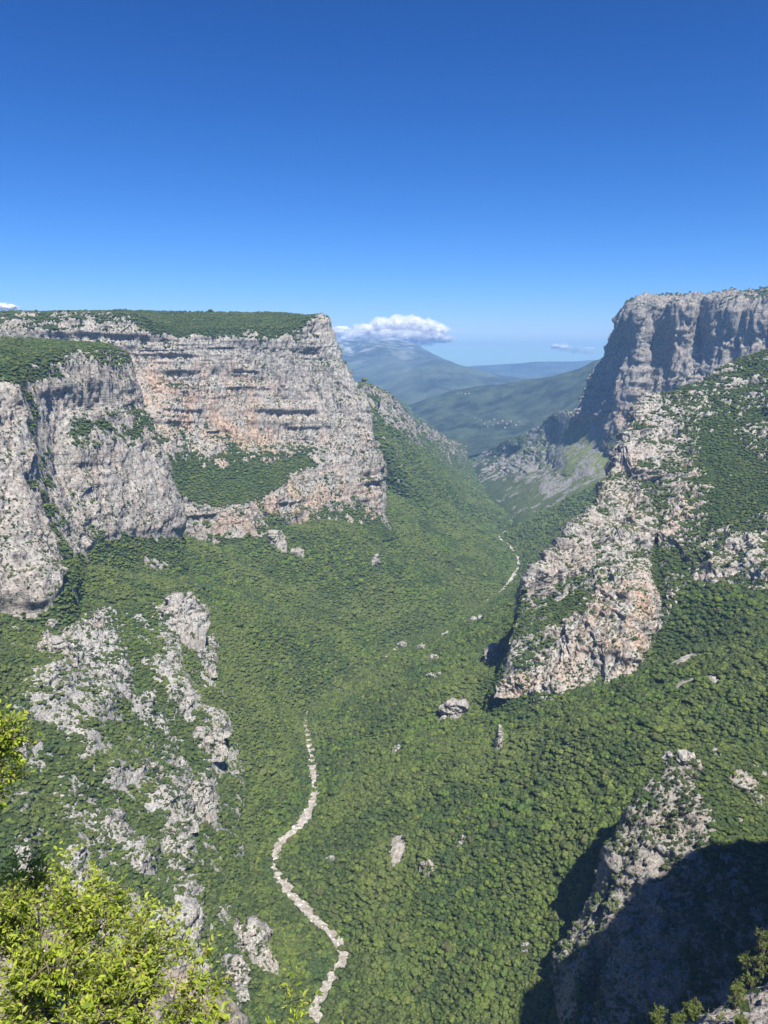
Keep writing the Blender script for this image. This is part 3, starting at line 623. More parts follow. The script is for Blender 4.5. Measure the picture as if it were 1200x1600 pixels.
# ------------------------------------------------------------------ ray casting on the finished terrain
def bvh_of(P):
    st = 2 if P.shape[0] * P.shape[1] > 120000 else 1
    G = P[::st, ::st]
    return BVHTree.FromPolygons(G.reshape(-1, 3).tolist(), grid_faces(G.shape[0], G.shape[1]).tolist())
BV = {'base': bvh_of(BASE[0])}
for k_, v_ in LOFTS.items(): BV[k_] = bvh_of(v_[0])
def hit(origin, direction, far=60000, skip=()):
    best = None
    for k_, b_ in BV.items():
        if k_ in skip: continue
        r_ = b_.ray_cast(origin, direction, far)
        if r_[0] is not None and (best is None or r_[3] < best[2]): best = (r_[0], r_[1], r_[3], k_)
    return best
def pick(px, py):
    d = Vector(at(px, py, 1.0)).normalized(); return hit(Vector((0, 0, 0)), d)

# ------------------------------------------------------------------ river bed
def gravel_material():
    m, nt, bs = mat_new('river_gravel'); L = nt.links
    pos = nd(nt, 'ShaderNodeNewGeometry').outputs['Position']
    n1 = noise(nt, pos, 1 / 6, 4, 0.6); n2 = noise(nt, pos, 1 / 1.6, 5, 0.7)
    c = ramp(nt, n2, [(0.32, (0.20, 0.18, 0.145)), (0.5, (0.42, 0.39, 0.34)), (0.64, (0.60, 0.57, 0.52))])
    c = mix(nt, ramp(nt, n1, [(0.40, 0.0), (0.62, 0.8)]), c, (0.20, 0.16, 0.115))
    L.new(c, bs.inputs['Base Color']); bs.inputs['Roughness'].default_value = 0.9
    bp = nd(nt, 'ShaderNodeBump'); bp.inputs['Distance'].default_value = 1.0; L.new(n2, bp.inputs['Height']); L.new(bp.outputs[0], bs.inputs['Normal'])
    return m
M_GRAVEL = gravel_material()
T = np.gradient(RG[:, :2], axis=0); T /= np.linalg.norm(T, axis=1, keepdims=True) + 1e-9
NR = np.stack([T[:, 1], -T[:, 0]], 1)
P1 = np.stack([RG[:, 0] / 60, RG[:, 1] / 60, RG[:, 2] * 0], 1)
wv = 7.4 + 2.4 * vn(P1, 5); wv = wv * np.interp(RG[:, 1], [600, 900, 1290, 1330, 2200, 2260, 3400, 3900, 9000], [1.0, .92, 0.65, 0.36, 0.34, .75, .72, .7, 0.7])
ts = np.linspace(-1, 1, 9)
RV = np.zeros((len(RG), 9, 3))
for j, t_ in enumerate(ts):
    ww = wv * (1 + 0.6 * vn(P1 * 6 + 9.0 * (t_ > 0), 8))
    RV[:, j, 0] = RG[:, 0] + NR[:, 0] * ww * t_; RV[:, j, 1] = RG[:, 1] + NR[:, 1] * ww * t_
    RV[:, j, 2] = RG[:, 2] + 0.9 + 1.0 * t_ * t_
me = mesh_from('river_bed', RV.reshape(-1, 3), grid_faces(len(RG), 9, True), M_GRAVEL)
tag(link('river_bed', me), kind='structure')

# ------------------------------------------------------------------ plants : shared crown shapes
def ico(sub):
    bm = bmesh.new(); bmesh.ops.create_icosphere(bm, subdivisions=sub, radius=1.0)
    V = np.array([v.co[:] for v in bm.verts]); F = np.array([[v.index for v in f.verts] for f in bm.faces]); bm.free(); return V, F
ICO1, ICO2, ICO4 = ico(1), ico(2), ico(4)
def crown_mesh(name, seed, mat, lobes=11, cards=240, tall=1.0, cardsize=0.15, sub=ICO1):
    r = np.random.default_rng(seed); Vs, Fs = [], []; off = 0
    cs = []
    for i in range(lobes):
        a = r.uniform(0, 2 * math.pi); q = math.sqrt(r.uniform(0, 1)) * 0.62; h = (1 - q * q) * 0.55 * tall * r.uniform(0.6, 1.15)
        if i == 0: q = 0; h = 0.62 * tall
        rad = r.uniform(0.30, 0.5)
        c = np.array([q * math.cos(a), q * math.sin(a), h]); cs.append((c, rad))
        V = sub[0] * rad * [1, 1, 0.8 * tall] + c
        V = V + (sub[0] * (0.32 * rad * vn(V * 3.6 + seed, seed))[:, None])
        Vs.append(V); Fs.append(sub[1] + off); off += len(V)
    tri = []
    for i in range(cards):
        c, rad = cs[r.integers(0, lobes)]
        d = r.normal(size=3); d /= np.linalg.norm(d); d[2] = abs(d[2]) * 0.9 + 0.05 * d[2]
        p = c + d * [1, 1, 0.8 * tall] * rad * r.uniform(0.98, 1.28)
        e = r.normal(size=3); e -= d * e.dot(d) * 0.7; e /= np.linalg.norm(e); f = np.cross(d, e); s = cardsize * r.uniform(0.6, 1.3)
        tri.append([p - e * s * .6, p + e * s * .6 + d * s * .3, p + f * s + d * .4 * s * r.uniform(-1, 1)])
    if tri:
        V = np.array(tri).reshape(-1, 3); Vs.append(V); Fs.append(np.arange(len(V)).reshape(-1, 3) + off)
    return mesh_from(name, np.concatenate(Vs), np.concatenate(Fs), mat, smoothf=False)
CROWNS = [crown_mesh('crown', 10 + i, M_CROWN, 11 + i % 3, 420, 0.85 + 0.12 * (i % 3)) for i in range(7)]
CROWNS_D = [crown_mesh('dark_crown', 70 + i, M_CROWN_D, 10 + i % 3, 380, 0.85 + 0.1 * (i % 3)) for i in range(5)]
SHRUBS = [crown_mesh('shrub', 40 + i, M_SHRUB, 6, 140, 0.9 + 0.1 * i, 0.16) for i in range(5)]

def scatter(name, pts, scl, protos, seed=0):
    """one uncountable mass: plants on points through geometry nodes"""
    r = np.random.default_rng(seed); pts = np.asarray(pts, dtype=np.float32); n = len(pts)
    me = bpy.data.meshes.new(name); me.vertices.add(n); me.vertices.foreach_set('co', pts.ravel())
    a = me.attributes.new('sc', 'FLOAT_VECTOR', 'POINT'); a.data.foreach_set('vector', np.asarray(scl, dtype=np.float32).ravel())
    a = me.attributes.new('rz', 'FLOAT_VECTOR', 'POINT')
    rot = np.stack([r.normal(0, .12, n), r.normal(0, .12, n), r.uniform(0, 6.283, n)], 1)
    a.data.foreach_set('vector', rot.astype(np.float32).ravel())
    a = me.attributes.new('idx', 'INT', 'POINT'); a.data.foreach_set('value', r.integers(0, len(protos), n).astype(np.int32))
    me.update()
    o = link(name, me); tag(o, kind='stuff')
    ng = bpy.data.node_groups.new(name + '_scatter', 'GeometryNodeTree')
    ng.interface.new_socket('Geometry', in_out='INPUT', socket_type='NodeSocketGeometry')
    ng.interface.new_socket('Geometry', in_out='OUTPUT', socket_type='NodeSocketGeometry')
    N_ = ng.nodes; L_ = ng.links
    gi = N_.new('NodeGroupInput'); go = N_.new('NodeGroupOutput'); jn = N_.new('GeometryNodeJoinGeometry')
    for m in protos:
        po = bpy.data.objects.new(m.name + '_shape', m)
        oi = N_.new('GeometryNodeObjectInfo'); oi.inputs['Object'].default_value = po; oi.inputs['As Instance'].default_value = True
        L_.new(oi.outputs['Geometry'], jn.inputs[0])
    ip = N_.new('GeometryNodeInstanceOnPoints'); ip.inputs['Pick Instance'].default_value = True
    def na(nm, t):
        q = N_.new('GeometryNodeInputNamedAttribute'); q.data_type = t; q.inputs['Name'].default_value = nm
        return [s for s in q.outputs if s.enabled and s.name == 'Attribute'][0]
    L_.new(gi.outputs[0], ip.inputs['Points']); L_.new(jn.outputs[0], ip.inputs['Instance'])
    L_.new(na('idx', 'INT'), ip.inputs['Instance Index']); L_.new(na('sc', 'FLOAT_VECTOR'), ip.inputs['Scale'])
    e2r = N_.new('FunctionNodeEulerToRotation'); L_.new(na('rz', 'FLOAT_VECTOR'), e2r.inputs[0]); L_.new(e2r.outputs[0], ip.inputs['Rotation'])
    L_.new(ip.outputs[0], go.inputs[0])
    md = o.modifiers.new('scatter', 'NODES'); md.node_group = ng
    return o
def frame_ok(P, mx=160, my=140):
    px, py, dep = to_px(P)
    return (dep > 1) & (px > -mx) & (px < 1200 + mx) & (py > -100) & (py < 1600 + my)

# ---- candidates on the base terrain
def bilerp(P, mask, N, sp, rng):
    """random points on a grid surface, about one per sp*sp of area"""
    a, b, c, d = P[:-1, :-1], P[:-1, 1:], P[1:, 1:], P[1:, :-1]
    area = np.linalg.norm(np.cross(c - a, d - b), axis=2) * 0.5
    spv = sp(0.25 * (a + b + c + d)) if callable(sp) else sp
    lam = area / spv ** 2; n = rng.poisson(lam); idx = np.repeat(np.arange(n.size), n.ravel())
    i, j = np.unravel_index(idx, n.shape); u = rng.random(len(i))[:, None]; v = rng.random(len(i))[:, None]
    pts = (P[i, j] * (1 - u) + P[i, j + 1] * u) * (1 - v) + (P[i + 1, j] * (1 - u) + P[i + 1, j + 1] * u) * v
    return pts, mask[i, j], N[i, j]
def thin(pts, cell):
    k = np.floor(pts / cell[:, None]).astype(np.int64)
    _, ui = np.unique(k, axis=0, return_index=True); return ui
P, N, mask, gs, _ = BASE
spf = lambda C_: np.interp(C_[..., 1], [400, 1000, 2600, 2601, 5000, 9000], [2.5, 3.05, 4.0, 5.2, 8.5, 14.0])
pts, mk, nn = bilerp(P, mask, N, spf, RNG)
ok = (mk < 0.5) & frame_ok(pts)
pts, mk, nn = pts[ok], mk[ok], nn[ok]
near_r, _z = river_d(pts[:, 0], pts[:, 1])
rw = np.interp(pts[:, 1], RG[:, 1], wv)
ok = near_r > rw + np.interp(pts[:, 1], [600, 1290, 1340, 2200, 2300, 9000], [2.2, 1.8, 0.8, 0.8, 4.0, 5.0]); pts, nn = pts[ok], nn[ok]
cell = np.interp(pts[:, 1], [400, 1000, 2600, 2601, 5000, 9000], [3.1, 3.7, 4.6, 6.0, 9.4, 16.0])
# bare patches (screes, outcrop surroundings)
BARE = []
def bare_filter(pts, cellv):
    px, py, dep = to_px(pts); keep = np.ones(len(pts), bool)
    return keep
ui = thin(pts, cell); pts, nn, cell = pts[ui], nn[ui], cell[ui]
BASE_TREES = (pts, cell)
print('base trees', len(pts))

M_OUT = terrain_material('limestone_outcrop', 0.4, (0.37, 0.36, 0.335))

# ---- rocky scrub spur on the near left slope, laid over the valley side
CRAG_L = [(130,1035,75,60,1.),(75,1075,45,45,.8),(160,1075,60,40,.9),(130,1000,60,30,.7),(275,930,40,70,1.),(245,930,26,26,.7),(258,1015,22,60,.9),(275,1092,26,26,1.),
 (322,1020,16,30,.8),(325,1145,28,30,1.),(240,1145,30,42,.85),(220,1110,20,30,.7),(265,1245,34,62,1.),(240,1200,24,30,.6),(272,1330,26,62,1.),(205,1335,34,34,.9),
 (175,1285,22,30,.8),(185,1215,30,18,.8),(95,1270,15,24,.9),(38,1235,16,26,.9),(20,1180,16,20,.5),(120,1130,40,24,.5),(60,1180,24,20,.4),(285,1420,28,70,.9),(290,1520,26,70,.9),(235,1500,40,60,.8),(170,1470,40,50,.7),(60,1420,40,60,.7),(120,1400,30,40,.7),
 (250,1440,30,50,.7),(200,1420,30,40,.6),(312,1240,18,50,.7),(140,1300,20,26,.5),(35,1330,26,40,.5),(100,1340,26,30,.5),(385,1450,10,34,.5),(60,985,50,14,.4),(150,1180,22,14,.45)]
cpx = np.array([-420,-260,-140,-60,-10,30,70,105,140,170,200,225,250,275,300,322,345,368,392,420]); cpy = np.array([905,930,955,985,1012,1040,1070,1100,1135,1170,1210,1250,1295,1340,1390,1440,1500,1560,1640,1740,1900])
bvb = BV['base']; rowsL = []
for a_, y_ in enumerate(cpy):
    row = []
    for b_, x_ in enumerate(cpx):
        sh_x = x_ + (-60 * max(0, (1000 - y_) / 95.0) if x_ > 100 else 0)
        d = Vector(at(sh_x, y_, 1.0)).normalized(); rc = bvb.ray_cast(Vector((0, 0, 0)), d)
        g = 0.0
        for (qx, qy, wx, wy, am) in CRAG_L: g = max(g, am * math.exp(-((sh_x - qx) / wx / .85) ** 2 - ((y_ - qy) / wy) ** 2))
        if rc[0] is None: p = at(sh_x, y_, 700)
        else: p = rc[0]
        nrm = rc[1] if rc[0] is not None else Vector((0, 0, 1)); nrm = nrm if nrm.z > 0 else -nrm
        edge = min(1.0, a_ / 2.0, (len(cpx) - 1 - b_) / 2.0)
        off = (3.5 + 9.0 * g) * edge - 16 * (1 - edge)
        q = Vector(p) + Vector((nrm.x * .8, nrm.y * .8, 1.0)).normalized() * off
        row.append((q.x, q.y, q.z, 0.17 + 0.72 * g if edge > .6 else 0.05, 0.15, 0.0))
    rowsL.append(row)
loft('rocky_spur', rowsL, 2.4, True, 1.15, 0.5, M_OUT, rockbias=0.0, slopew=0.55, seed=301, strata=0.3, fins=1.1, ribs=0.55, blk=1.0)
BV['rocky_spur'] = bvh_of(LOFTS['rocky_spur'][0])
tp, tc = BASE_TREES; keep = np.ones(len(tp), bool)
for i in np.nonzero((tp[:, 1] < 1300) & (tp[:, 0] < -60))[0]:
    if BV['rocky_spur'].ray_cast(Vector(tp[i]) + Vector((0, 0, -3)), Vector((0, 0, 1)), 60)[0] is not None: keep[i] = False
BASE_TREES = (tp[keep], tc[keep]); print('removed under spur', (~keep).sum())

# ---- bare rock, scree and slabs among the trees : (px, py, width px, height px, kind, label)
OUT = [
 (282,930,62,120,'slab','tall grey rock buttress with a dark cleft in the forest under the left cliffs'),
 (322,1018,26,48,'slab','narrow pale rock right of the thin rib on the left slope'),
 (325,1145,46,50,'knob','squarish pale crag with a shaded left side on the left slope'),
 (312,1235,34,100,'slab','tall white rock tooth standing above the left river bank forest'),
 (395,1455,44,90,'slab','slanting white limestone fin beside the lower river bend'),
 (362,1510,40,56,'slab','low end of the slanting limestone fin, nearest the bottom edge'),
 (410,1470,12,60,'slab','thin rock sliver right of the slanting limestone fin'),
 (712,1103,38,44,'slab','pale twin crag in the middle of the forested right slope'),
 (683,1051,26,18,'knob','flat white boulder above the twin crag on the right slope'),
 (678,1025,16,20,'slab','small dark-sided rock on the crest of the wooded spur'),
 (625,1165,16,16,'knob','small white rock alone in forest right of the straight river reach'),
 (780,1145,12,60,'slab','thin pale gully scar below the foot of the right crag'),
 (622,1325,34,80,'scree','pale scree patch in the forest near the centre bottom'),
 (672,1352,16,30,'slab','small white slab right of the pale scree patch'),
 (720,1310,12,24,'slab','faint pale streak upper right of the scree patch'),
 (518,1340,14,10,'knob','tiny white rock left of the scree patch, near the river'),
 (824,1477,14,16,'knob','bright white boulder in forest left of the big shadow'),
 (895,1475,26,30,'knob','sunlit block at the lowest end of the near shaded crag'),
 (1068,1030,44,34,'scree','pale triangular scree in forest right of the right crag'),
 (1065,1068,36,22,'scree','lower pale scree strip right of the right crag'),
 (1115,1062,12,30,'scree','thin scree streak near the right edge above the forest'),
 (435,1207,12,10,'knob','tiny white rock left of the straight river reach'),
 (583,870,12,26,'slab','small pale streak below the corner of the main cliff'),
 (460,858,24,14,'knob','pair of pale rocks in forest below the pink cliff foot'),
 (430,835,26,40,'slab','grey crags at the foot of the pink low cliff'),
 (630,1006,18,14,'knob','pale river rocks where the two slopes meet'),
 (662,1010,20,10,'knob','pale river rocks right of the slope junction'),
 (698,988,14,10,'knob','small pale rocks on the way up the hidden river reach'),
 (745,965,26,14,'knob','pale rocks at the toe of the right crag spur'),
 (1067,1183,40,22,'slab','white rock lip on the skyline of the near right crag'),
 (1118,1172,16,10,'knob','small white rock on the crest right of the rock lip'),
 (1170,1222,34,26,'slab','pale pointed slab on the near right crag beside the picture edge'),
 (1185,1250,14,30,'slab','pale pillar below the pointed slab at the right picture edge'),
 (810,1060,54,36,'knob','reddish low crag at the left foot of the right crag'),
 (775,1012,26,40,'slab','pale crag on the outermost toe of the right spur'),
]
OUT_SHRUB = []
def ground_z(bv, X, Y, loc, lim):
    Zc = np.zeros(X.shape)
    for i_ in range(X.shape[0]):
        for j_ in range(X.shape[1]):
            rc = bv.ray_cast(Vector((X[i_, j_], Y[i_, j_], 800)), Vector((0, 0, -1)))
            Zc[i_, j_] = rc[0].z if rc[0] is not None else loc.z
    return np.clip(Zc, loc.z - lim, loc.z + lim)
def upsample(Z, n, m):
    a, b = Z.shape; fi = np.linspace(0, a - 1, n); i0 = np.clip(fi.astype(int), 0, a - 2); ft = (fi - i0)[:, None]
    fj = np.linspace(0, b - 1, m); j0 = np.clip(fj.astype(int), 0, b - 2); gt = (fj - j0)[None, :]
    Rw = Z[i0] * (1 - ft) + Z[i0 + 1] * ft
    return Rw[:, j0] * (1 - gt) + Rw[:, j0 + 1] * gt
def outcrop(px, py, w, h, kind, label, seed, group=None, name=None):
    """a crag standing up through the slope, broad face to the valley, back running into the hill"""
    hh = pick(px, py + (0.42 * h if kind != 'scree' else 0))
    if hh is None: return
    loc, nor, dist, on = hh; bv = BV[on]
    mpp = dist / FPX; W = max(w * mpp * (0.5 if kind == 'scree' else 0.40), 1.4); Hz = max(h * mpp, 2.0)
    r = np.random.default_rng(seed); big = max(w, h)
    n = 52 if big > 50 else 40 if big > 28 else 24
    if kind == 'scree':
        sx, sy = np.meshgrid(np.linspace(-1.25, 1.25, n), np.linspace(-1.25, 1.25, n)); Dp = Hz * .6
        X = loc.x + sx * W; Y = loc.y + sy * Dp; cs = np.linspace(0, n - 1, 9).astype(int)
        G = upsample(ground_z(bv, X[np.ix_(cs, cs)], Y[np.ix_(cs, cs)], loc, Dp * 1.2 + 4), n, n)
        Q = np.stack([X, Y, 0 * X], 2).reshape(-1, 3) / max(W, Dp)
        rad = np.sqrt((sx + .3 * fbm(Q * 3 + seed, 3, seed).reshape(X.shape)) ** 2 + (sy + .3 * fbm(Q * 3 + 9, 3, seed + 2).reshape(X.shape)) ** 2)
        P = np.stack([X, Y, G + 1.6 * (1 - rad * 1.05) + 0.8 * fbm(Q * 9, 3, seed).reshape(X.shape)], 2); Dp2 = Dp
    else:
        Dp = max(W * .55, Hz * .28)
        u = np.linspace(-1, 1, n)[None, :].repeat(n, 0); v = np.linspace(0, 1, n)[:, None].repeat(n, 1)
        uq = np.stack([u * 2.2 + seed, 0 * u, 0 * u], 2).reshape(-1, 3)
        crest = (0.72 + 0.42 * fbm(uq, 3, seed).reshape(u.shape)) * np.clip(1 - np.abs(u) ** 3.2, 0, 1) ** .6
        # profile from the buried back over the crest and down the face
        yy = np.interp(v, [0, .18, .30, .55, .8, 1], [1.7, .75, .35, .02, -.32, -.75])
        zz = np.interp(v, [0, .18, .30, .55, .8, 1], [-.35, .55, 1.0, .60, .15, -.45])
        lean = r.uniform(-.35, .35)
        X = loc.x + W * u * (1.0 + .5 * smooth(.45, 1.0, v) + .22 * vn(np.stack([v * 4 + seed, 0 * v, 0 * v], 2).reshape(-1, 3), seed + 5).reshape(u.shape)) + lean * zz * Hz * .5
        Y = loc.y + Dp * yy + .35 * Dp * u * r.uniform(-1, 1) + Dp * .5 * (np.abs(u) ** 2)
        cs = np.linspace(0, n - 1, 5).astype(int)
        G0 = loc.z
        slope_up = np.clip(-nor.y / max(abs(nor.z), .3) * (1 if nor.z > 0 else -1), 0, 1.0)
        top = Hz * .58
        Z = G0 + zz * top * np.where(zz > 0, crest, 1) + np.where(zz < 0, -2.5, 0) + (Y - loc.y) * slope_up * .35 - 1.5 * (np.abs(u) > .95)
        P = np.stack([X, Y, Z], 2)
        N = grid_normals(P) * -1; D = N.copy(); D[..., 2] *= .3; D /= np.linalg.norm(D, axis=2, keepdims=True) + 1e-6
        sc = np.clip(min(W, Hz) / 30.0, 0.07, .7)
        P0_ = P; P = rock_push(P, D, sc, seed, amp=1.0); P = P0_ + (P - P0_) * (1 - .6 * smooth(.55, 1, v))[..., None]; Dp2 = Dp
        rmask = np.clip(.95 + 1.3 * fbm(P.reshape(-1, 3) / max(W * .5, 3), 3, seed + 40), 0, 1)
        N2 = grid_normals(P) * -1
        pk = ((N2[..., 2] > .35) | (rmask.reshape(u.shape) < .5)) & (r.random(u.shape) < .09) & (v > .1) & (np.abs(u) < .9)
        if pk.any(): OUT_SHRUB.append(P[pk] - [0, 0, .2])
    if kind == 'scree': rmask = np.ones(n * n)
    M = mesh_from('rock_outcrop', (P - np.array(loc[:])).reshape(-1, 3), grid_faces(n, n, kind != 'scree'), M_OUT if kind != 'scree' else M_SCREE,
                  {'rock': rmask, 'warm': np.full(n * n, 0.35 if 'reddish' not in label else .9), 'grass': np.zeros(n * n)}, smoothf=False)
    o = link(name or ('scree_patch' if kind == 'scree' else 'rock_outcrop'), M); o.location = loc
    tag(o, label, 'scree' if kind == 'scree' else 'rock', group)
    BARE.append((loc.x, loc.y, W * (.8 if kind == 'scree' else .62), Dp2 * .6 + .5, 3.5 if kind == 'scree' else 1.2))
M_SCREE = M_GRAVEL
for i, q in enumerate(OUT): outcrop(*q, 500 + i * 3)
rib = [(95,1010),(150,1040),(190,1110),(225,1190),(255,1270),(275,1350),(285,1430),(290,1540)]
rs = np.random.default_rng(17)
for i in range(26):
    if i % 3: a = rib[rs.integers(0, len(rib))]; x_, y_ = a[0] + rs.normal(0, 26), a[1] + rs.normal(0, 34)
    else: x_, y_ = rs.uniform(15, 330), rs.uniform(1010, 1500)
    w_ = float(np.exp(rs.normal(2.5, .45))); h_ = w_ * rs.uniform(.9, 2.2)
    outcrop(x_, y_, w_, h_, 'slab', 'small pale rock poking out of the scrub on the steep left slope', 900 + i * 7, 'small rocks scattered over the left slope', 'rock')
def bare(pts, rad):
    """drop plants that would stand on or close in front of an outcrop"""
    keep = np.ones(len(pts), bool)
    for (bx, by, bw, bh, fr) in BARE:
        dy = pts[:, 1] - by; dy = np.where(dy < 0, dy / (bh + fr), dy / bh)
        keep &= ~((((pts[:, 0] - bx) / bw) ** 2 + dy ** 2) < 1.0)
    return keep

# ---- forest
pts, cell = BASE_TREES
k_ = bare(pts, None); pts, cell = pts[k_], cell[k_]
n = len(pts)
cl = 1 + 0.22 * vn(pts / [60, 60, 60], 301)
size = cell * 0.94 * np.exp(RNG.normal(0, 0.30, n)) * cl
leftn = (pts[:, 0] < axis_x(pts[:, 1]) - 60) & (pts[:, 1] < 1150)
size = np.where(leftn, size * 0.85, size)
scl = np.stack([size, size, size * RNG.uniform(0.75, 1.15, n)], 1)
pts2 = pts + np.stack([0 * size, 0 * size, size * 0.15], 1)
# the nearest trees that can be seen become trees of their own
px, py, dep = to_px(pts2 + [0, 0, 5])
order = np.argsort(dep); chosen = []
vis_ok = (px > 5) & (px < 1195) & (py > 0) & (py < 1592)
for i in order:
    if len(chosen) >= 285: break
    if not vis_ok[i]: continue
    top = Vector(pts2[i] + [0, 0, scl[i, 2] * 1.1 + 2]); d = top.length
    hh = hit(Vector((0, 0, 0)), top.normalized(), d - 3)
    if hh is None: chosen.append(i)
ch = np.zeros(n, bool); ch[chosen] = True
def trunk_mesh():
    V, F = [], []; segs = 6
    for k, (z, r_) in enumerate(((-1.6, .085), (-.6, .06), (0.1, .05), (.6, .02))):
        for s in range(segs): a = 2 * math.pi * s / segs; V.append((r_ * math.cos(a) + .03 * k, r_ * math.sin(a), z))
    for k in range(3):
        for s in range(segs): F.append((k * segs + s, k * segs + (s + 1) % segs, (k + 1) * segs + (s + 1) % segs, (k + 1) * segs + s))
    return mesh_from('trunk', V, F, M_BARK)
TRK = trunk_mesh()
for i in chosen:
    x, y, z = pts2[i]; r_ = random.uniform(0, 6.28)
    t = empty('deciduous_tree', (float(x), float(y), float(z)), (0, 0, r_)); t.scale = [float(a) for a in scl[i]]
    nearE = px[i] > 700
    tag(t, 'round green tree in the dense forest nearest the viewer, ' + ('right of the river bed' if x > axis_x(y) else 'left of the river bed'), 'tree',
        'nearest forest trees ' + ('right of the river bed' if x > axis_x(y) else 'left of the river bed'))
    link('crown', CROWNS[random.randrange(len(CROWNS))], t); link('trunk', TRK, t)
base_pts, base_scl = pts2[~ch], scl[~ch]; forest_pts, forest_scl = [], []
dk = 0.10 + 0.55 * smooth(0.0, 0.35, fbm(base_pts / [70, 70, 50], 3, 777)) + 0.25 * leftn[~ch] + 0.35 * smooth(220, 480, base_pts[:, 0]) * (base_pts[:, 1] < 1500)
hilly = RNG.random((~ch).sum()) < dk
forest_pts.append(base_pts[hilly]); forest_scl.append(base_scl[hilly]); base_pts, base_scl = base_pts[~hilly], base_scl[~hilly]
# ---- trees and scrub on the rock masses
shrub_pts, shrub_scl = [], []
SPEC = {   # name: tree spacing, crown radius, shrub spacing, shrub radius
 'main_cliff': (5.0, 3.9, 5.4, 1.9), 'near_buttress': (4.4, 3.5, 5.0, 1.8), 'right_crag': (4.0, 3.2, 4.3, 1.6),
 'far_wall': (13, 6, 11, 3.6), 'valley_flank': (10, 5.5, 11, 4.0), 'far_spur': (8.5, 6, 11, 4.0), 'near_crag': (3.2, 2.7, 3.0, 1.6), 'rocky_spur': (3.6, 3.1, 3.8, 1.7), 'near_shoulder': (0.9, 0.75, 1.1, 0.5)}
for nm, (sp1, r1, sp2, r2) in SPEC.items():
    P, N, mask, gs, rk = LOFTS[nm]
    if nm == 'near_shoulder': continue
    q, mk, nn_ = bilerp(P, mask + gs * 0.45 * (fbm(P / 90, 3, 55) > -0.1), N, sp1, RNG)
    ok = (mk < 0.35) & (nn_[:, 2] > (-0.05 if nm == 'near_buttress' else .12)) & frame_ok(q); q = q[ok]
    k_ = bare(q, None); q = q[k_]
    ui = thin(q, np.full(len(q), sp1 * 1.15)); q = q[ui]; s = r1 * np.exp(RNG.normal(0, .2, len(q)))
    tp_ = q + np.stack([0 * s, 0 * s, s * .05], 1); ts_ = np.stack([s, s, s * RNG.uniform(.8, 1.1, len(q))], 1)
    pd = {'rocky_spur': .45, 'far_spur': .25, 'valley_flank': .3, 'near_crag': .6, 'near_buttress': .7, 'right_crag': .75}.get(nm, .9); dm = RNG.random(len(q)) < pd * np.where((q[:, 2] < -270) & (q[:, 1] > 1000) & (q[:, 0] < 0), .4, 1.0)
    forest_pts.append(tp_[dm]); forest_scl.append(ts_[dm]); base_pts = np.concatenate([base_pts, tp_[~dm]]); base_scl = np.concatenate([base_scl, ts_[~dm]])
    q, mk, nn_ = bilerp(P, mask, N, sp2, RNG)
    clus = fbm(q / (sp2 * 9), 3, 400) * 1.3 + fbm(q / (sp2 * 2.2), 2, 404) * 0.6
    want = clus + 1.3 * (nn_[:, 2] - 0.42)
    ok = (mk > 0.35) & (want > {'far_wall': .4, 'right_crag': .32, 'near_buttress': .22, 'near_crag': .02, 'main_cliff': .10, 'rocky_spur': .12}.get(nm, .16)) & (nn_[:, 2] > 0.02) & frame_ok(q); q = q[ok]
    k_ = bare(q, None); q = q[k_]
    s = r2 * np.exp(RNG.normal(0, .32, len(q)))
    shrub_pts.append(q - np.stack([0 * s, 0 * s, s * .1], 1)); shrub_scl.append(np.stack([s, s, s * RNG.uniform(.8, 1.2, len(q))], 1))
    print(nm, P.shape, 'trees', len(forest_scl[-1]), 'shrubs', len(s))
# scrub on the rocky left slope of the base terrain
P, N, mask, gs, _ = BASE
q, mk, nn_ = bilerp(P, mask, N, 5.0, RNG)
ok = (mk > 0.4) & (q[:, 1] < 1500) & frame_ok(q) & (fbm(q / 16, 2, 77) > -0.05); q = q[ok]
k_ = bare(q, None); q = q[k_]; s = 1.9 * np.exp(RNG.normal(0, .3, len(q)))
shrub_pts.append(q); shrub_scl.append(np.stack([s, s, s], 1))
q = np.concatenate(OUT_SHRUB); s = 1.5 * np.exp(RNG.normal(0, .35, len(q))); shrub_pts.append(q); shrub_scl.append(np.stack([s, s, s], 1))
fp = np.concatenate(forest_pts); fs = np.concatenate(forest_scl); sp_ = np.concatenate(shrub_pts); ss = np.concatenate(shrub_scl)
print('forest', len(fp), 'shrubs', len(sp_))
tag(scatter('forest', base_pts, base_scl, CROWNS, 1), 'closed green deciduous forest covering both sides of the gorge', 'forest')
tag(scatter('plateau_woods', fp, fs, CROWNS_D, 3), 'dark woods on the plateau tops, ledges and rocky spurs', 'woods')
tag(scatter('cliff_scrub', sp_, ss, SHRUBS, 2), 'dark low scrub growing in cracks and on ledges of the pale cliffs', 'scrub')

# ------------------------------------------------------------------ boulders in the river bed
def rock_mesh(name, seed, mat, sub=ICO2):
    V, F = sub; Q = V * (1 + 0.35 * fbm(V * 1.6 + seed, 3, seed)[:, None]) * [1, .85, .7]
    return mesh_from(name, Q, F, mat, {'rock': np.ones(len(V)), 'warm': np.full(len(V), .2), 'grass': np.zeros(len(V))}, smoothf=False)
def plain_rock(name, col):
    m, nt, bs = mat_new(name); pos = nd(nt, 'ShaderNodeNewGeometry').outputs['Position']
    nt.links.new(ramp(nt, noise(nt, pos, 1.2, 4), [(0.3, tuple(c * .7 for c in col)), (.65, col)]), bs.inputs['Base Color']); bs.inputs['Roughness'].default_value = .9; return m
M_BOULD = plain_rock('white_limestone', (0.68, 0.65, 0.60))
BOULD = [rock_mesh('boulder', 600 + i, M_BOULD) for i in range(5)]
bp_, bs_ = [], []
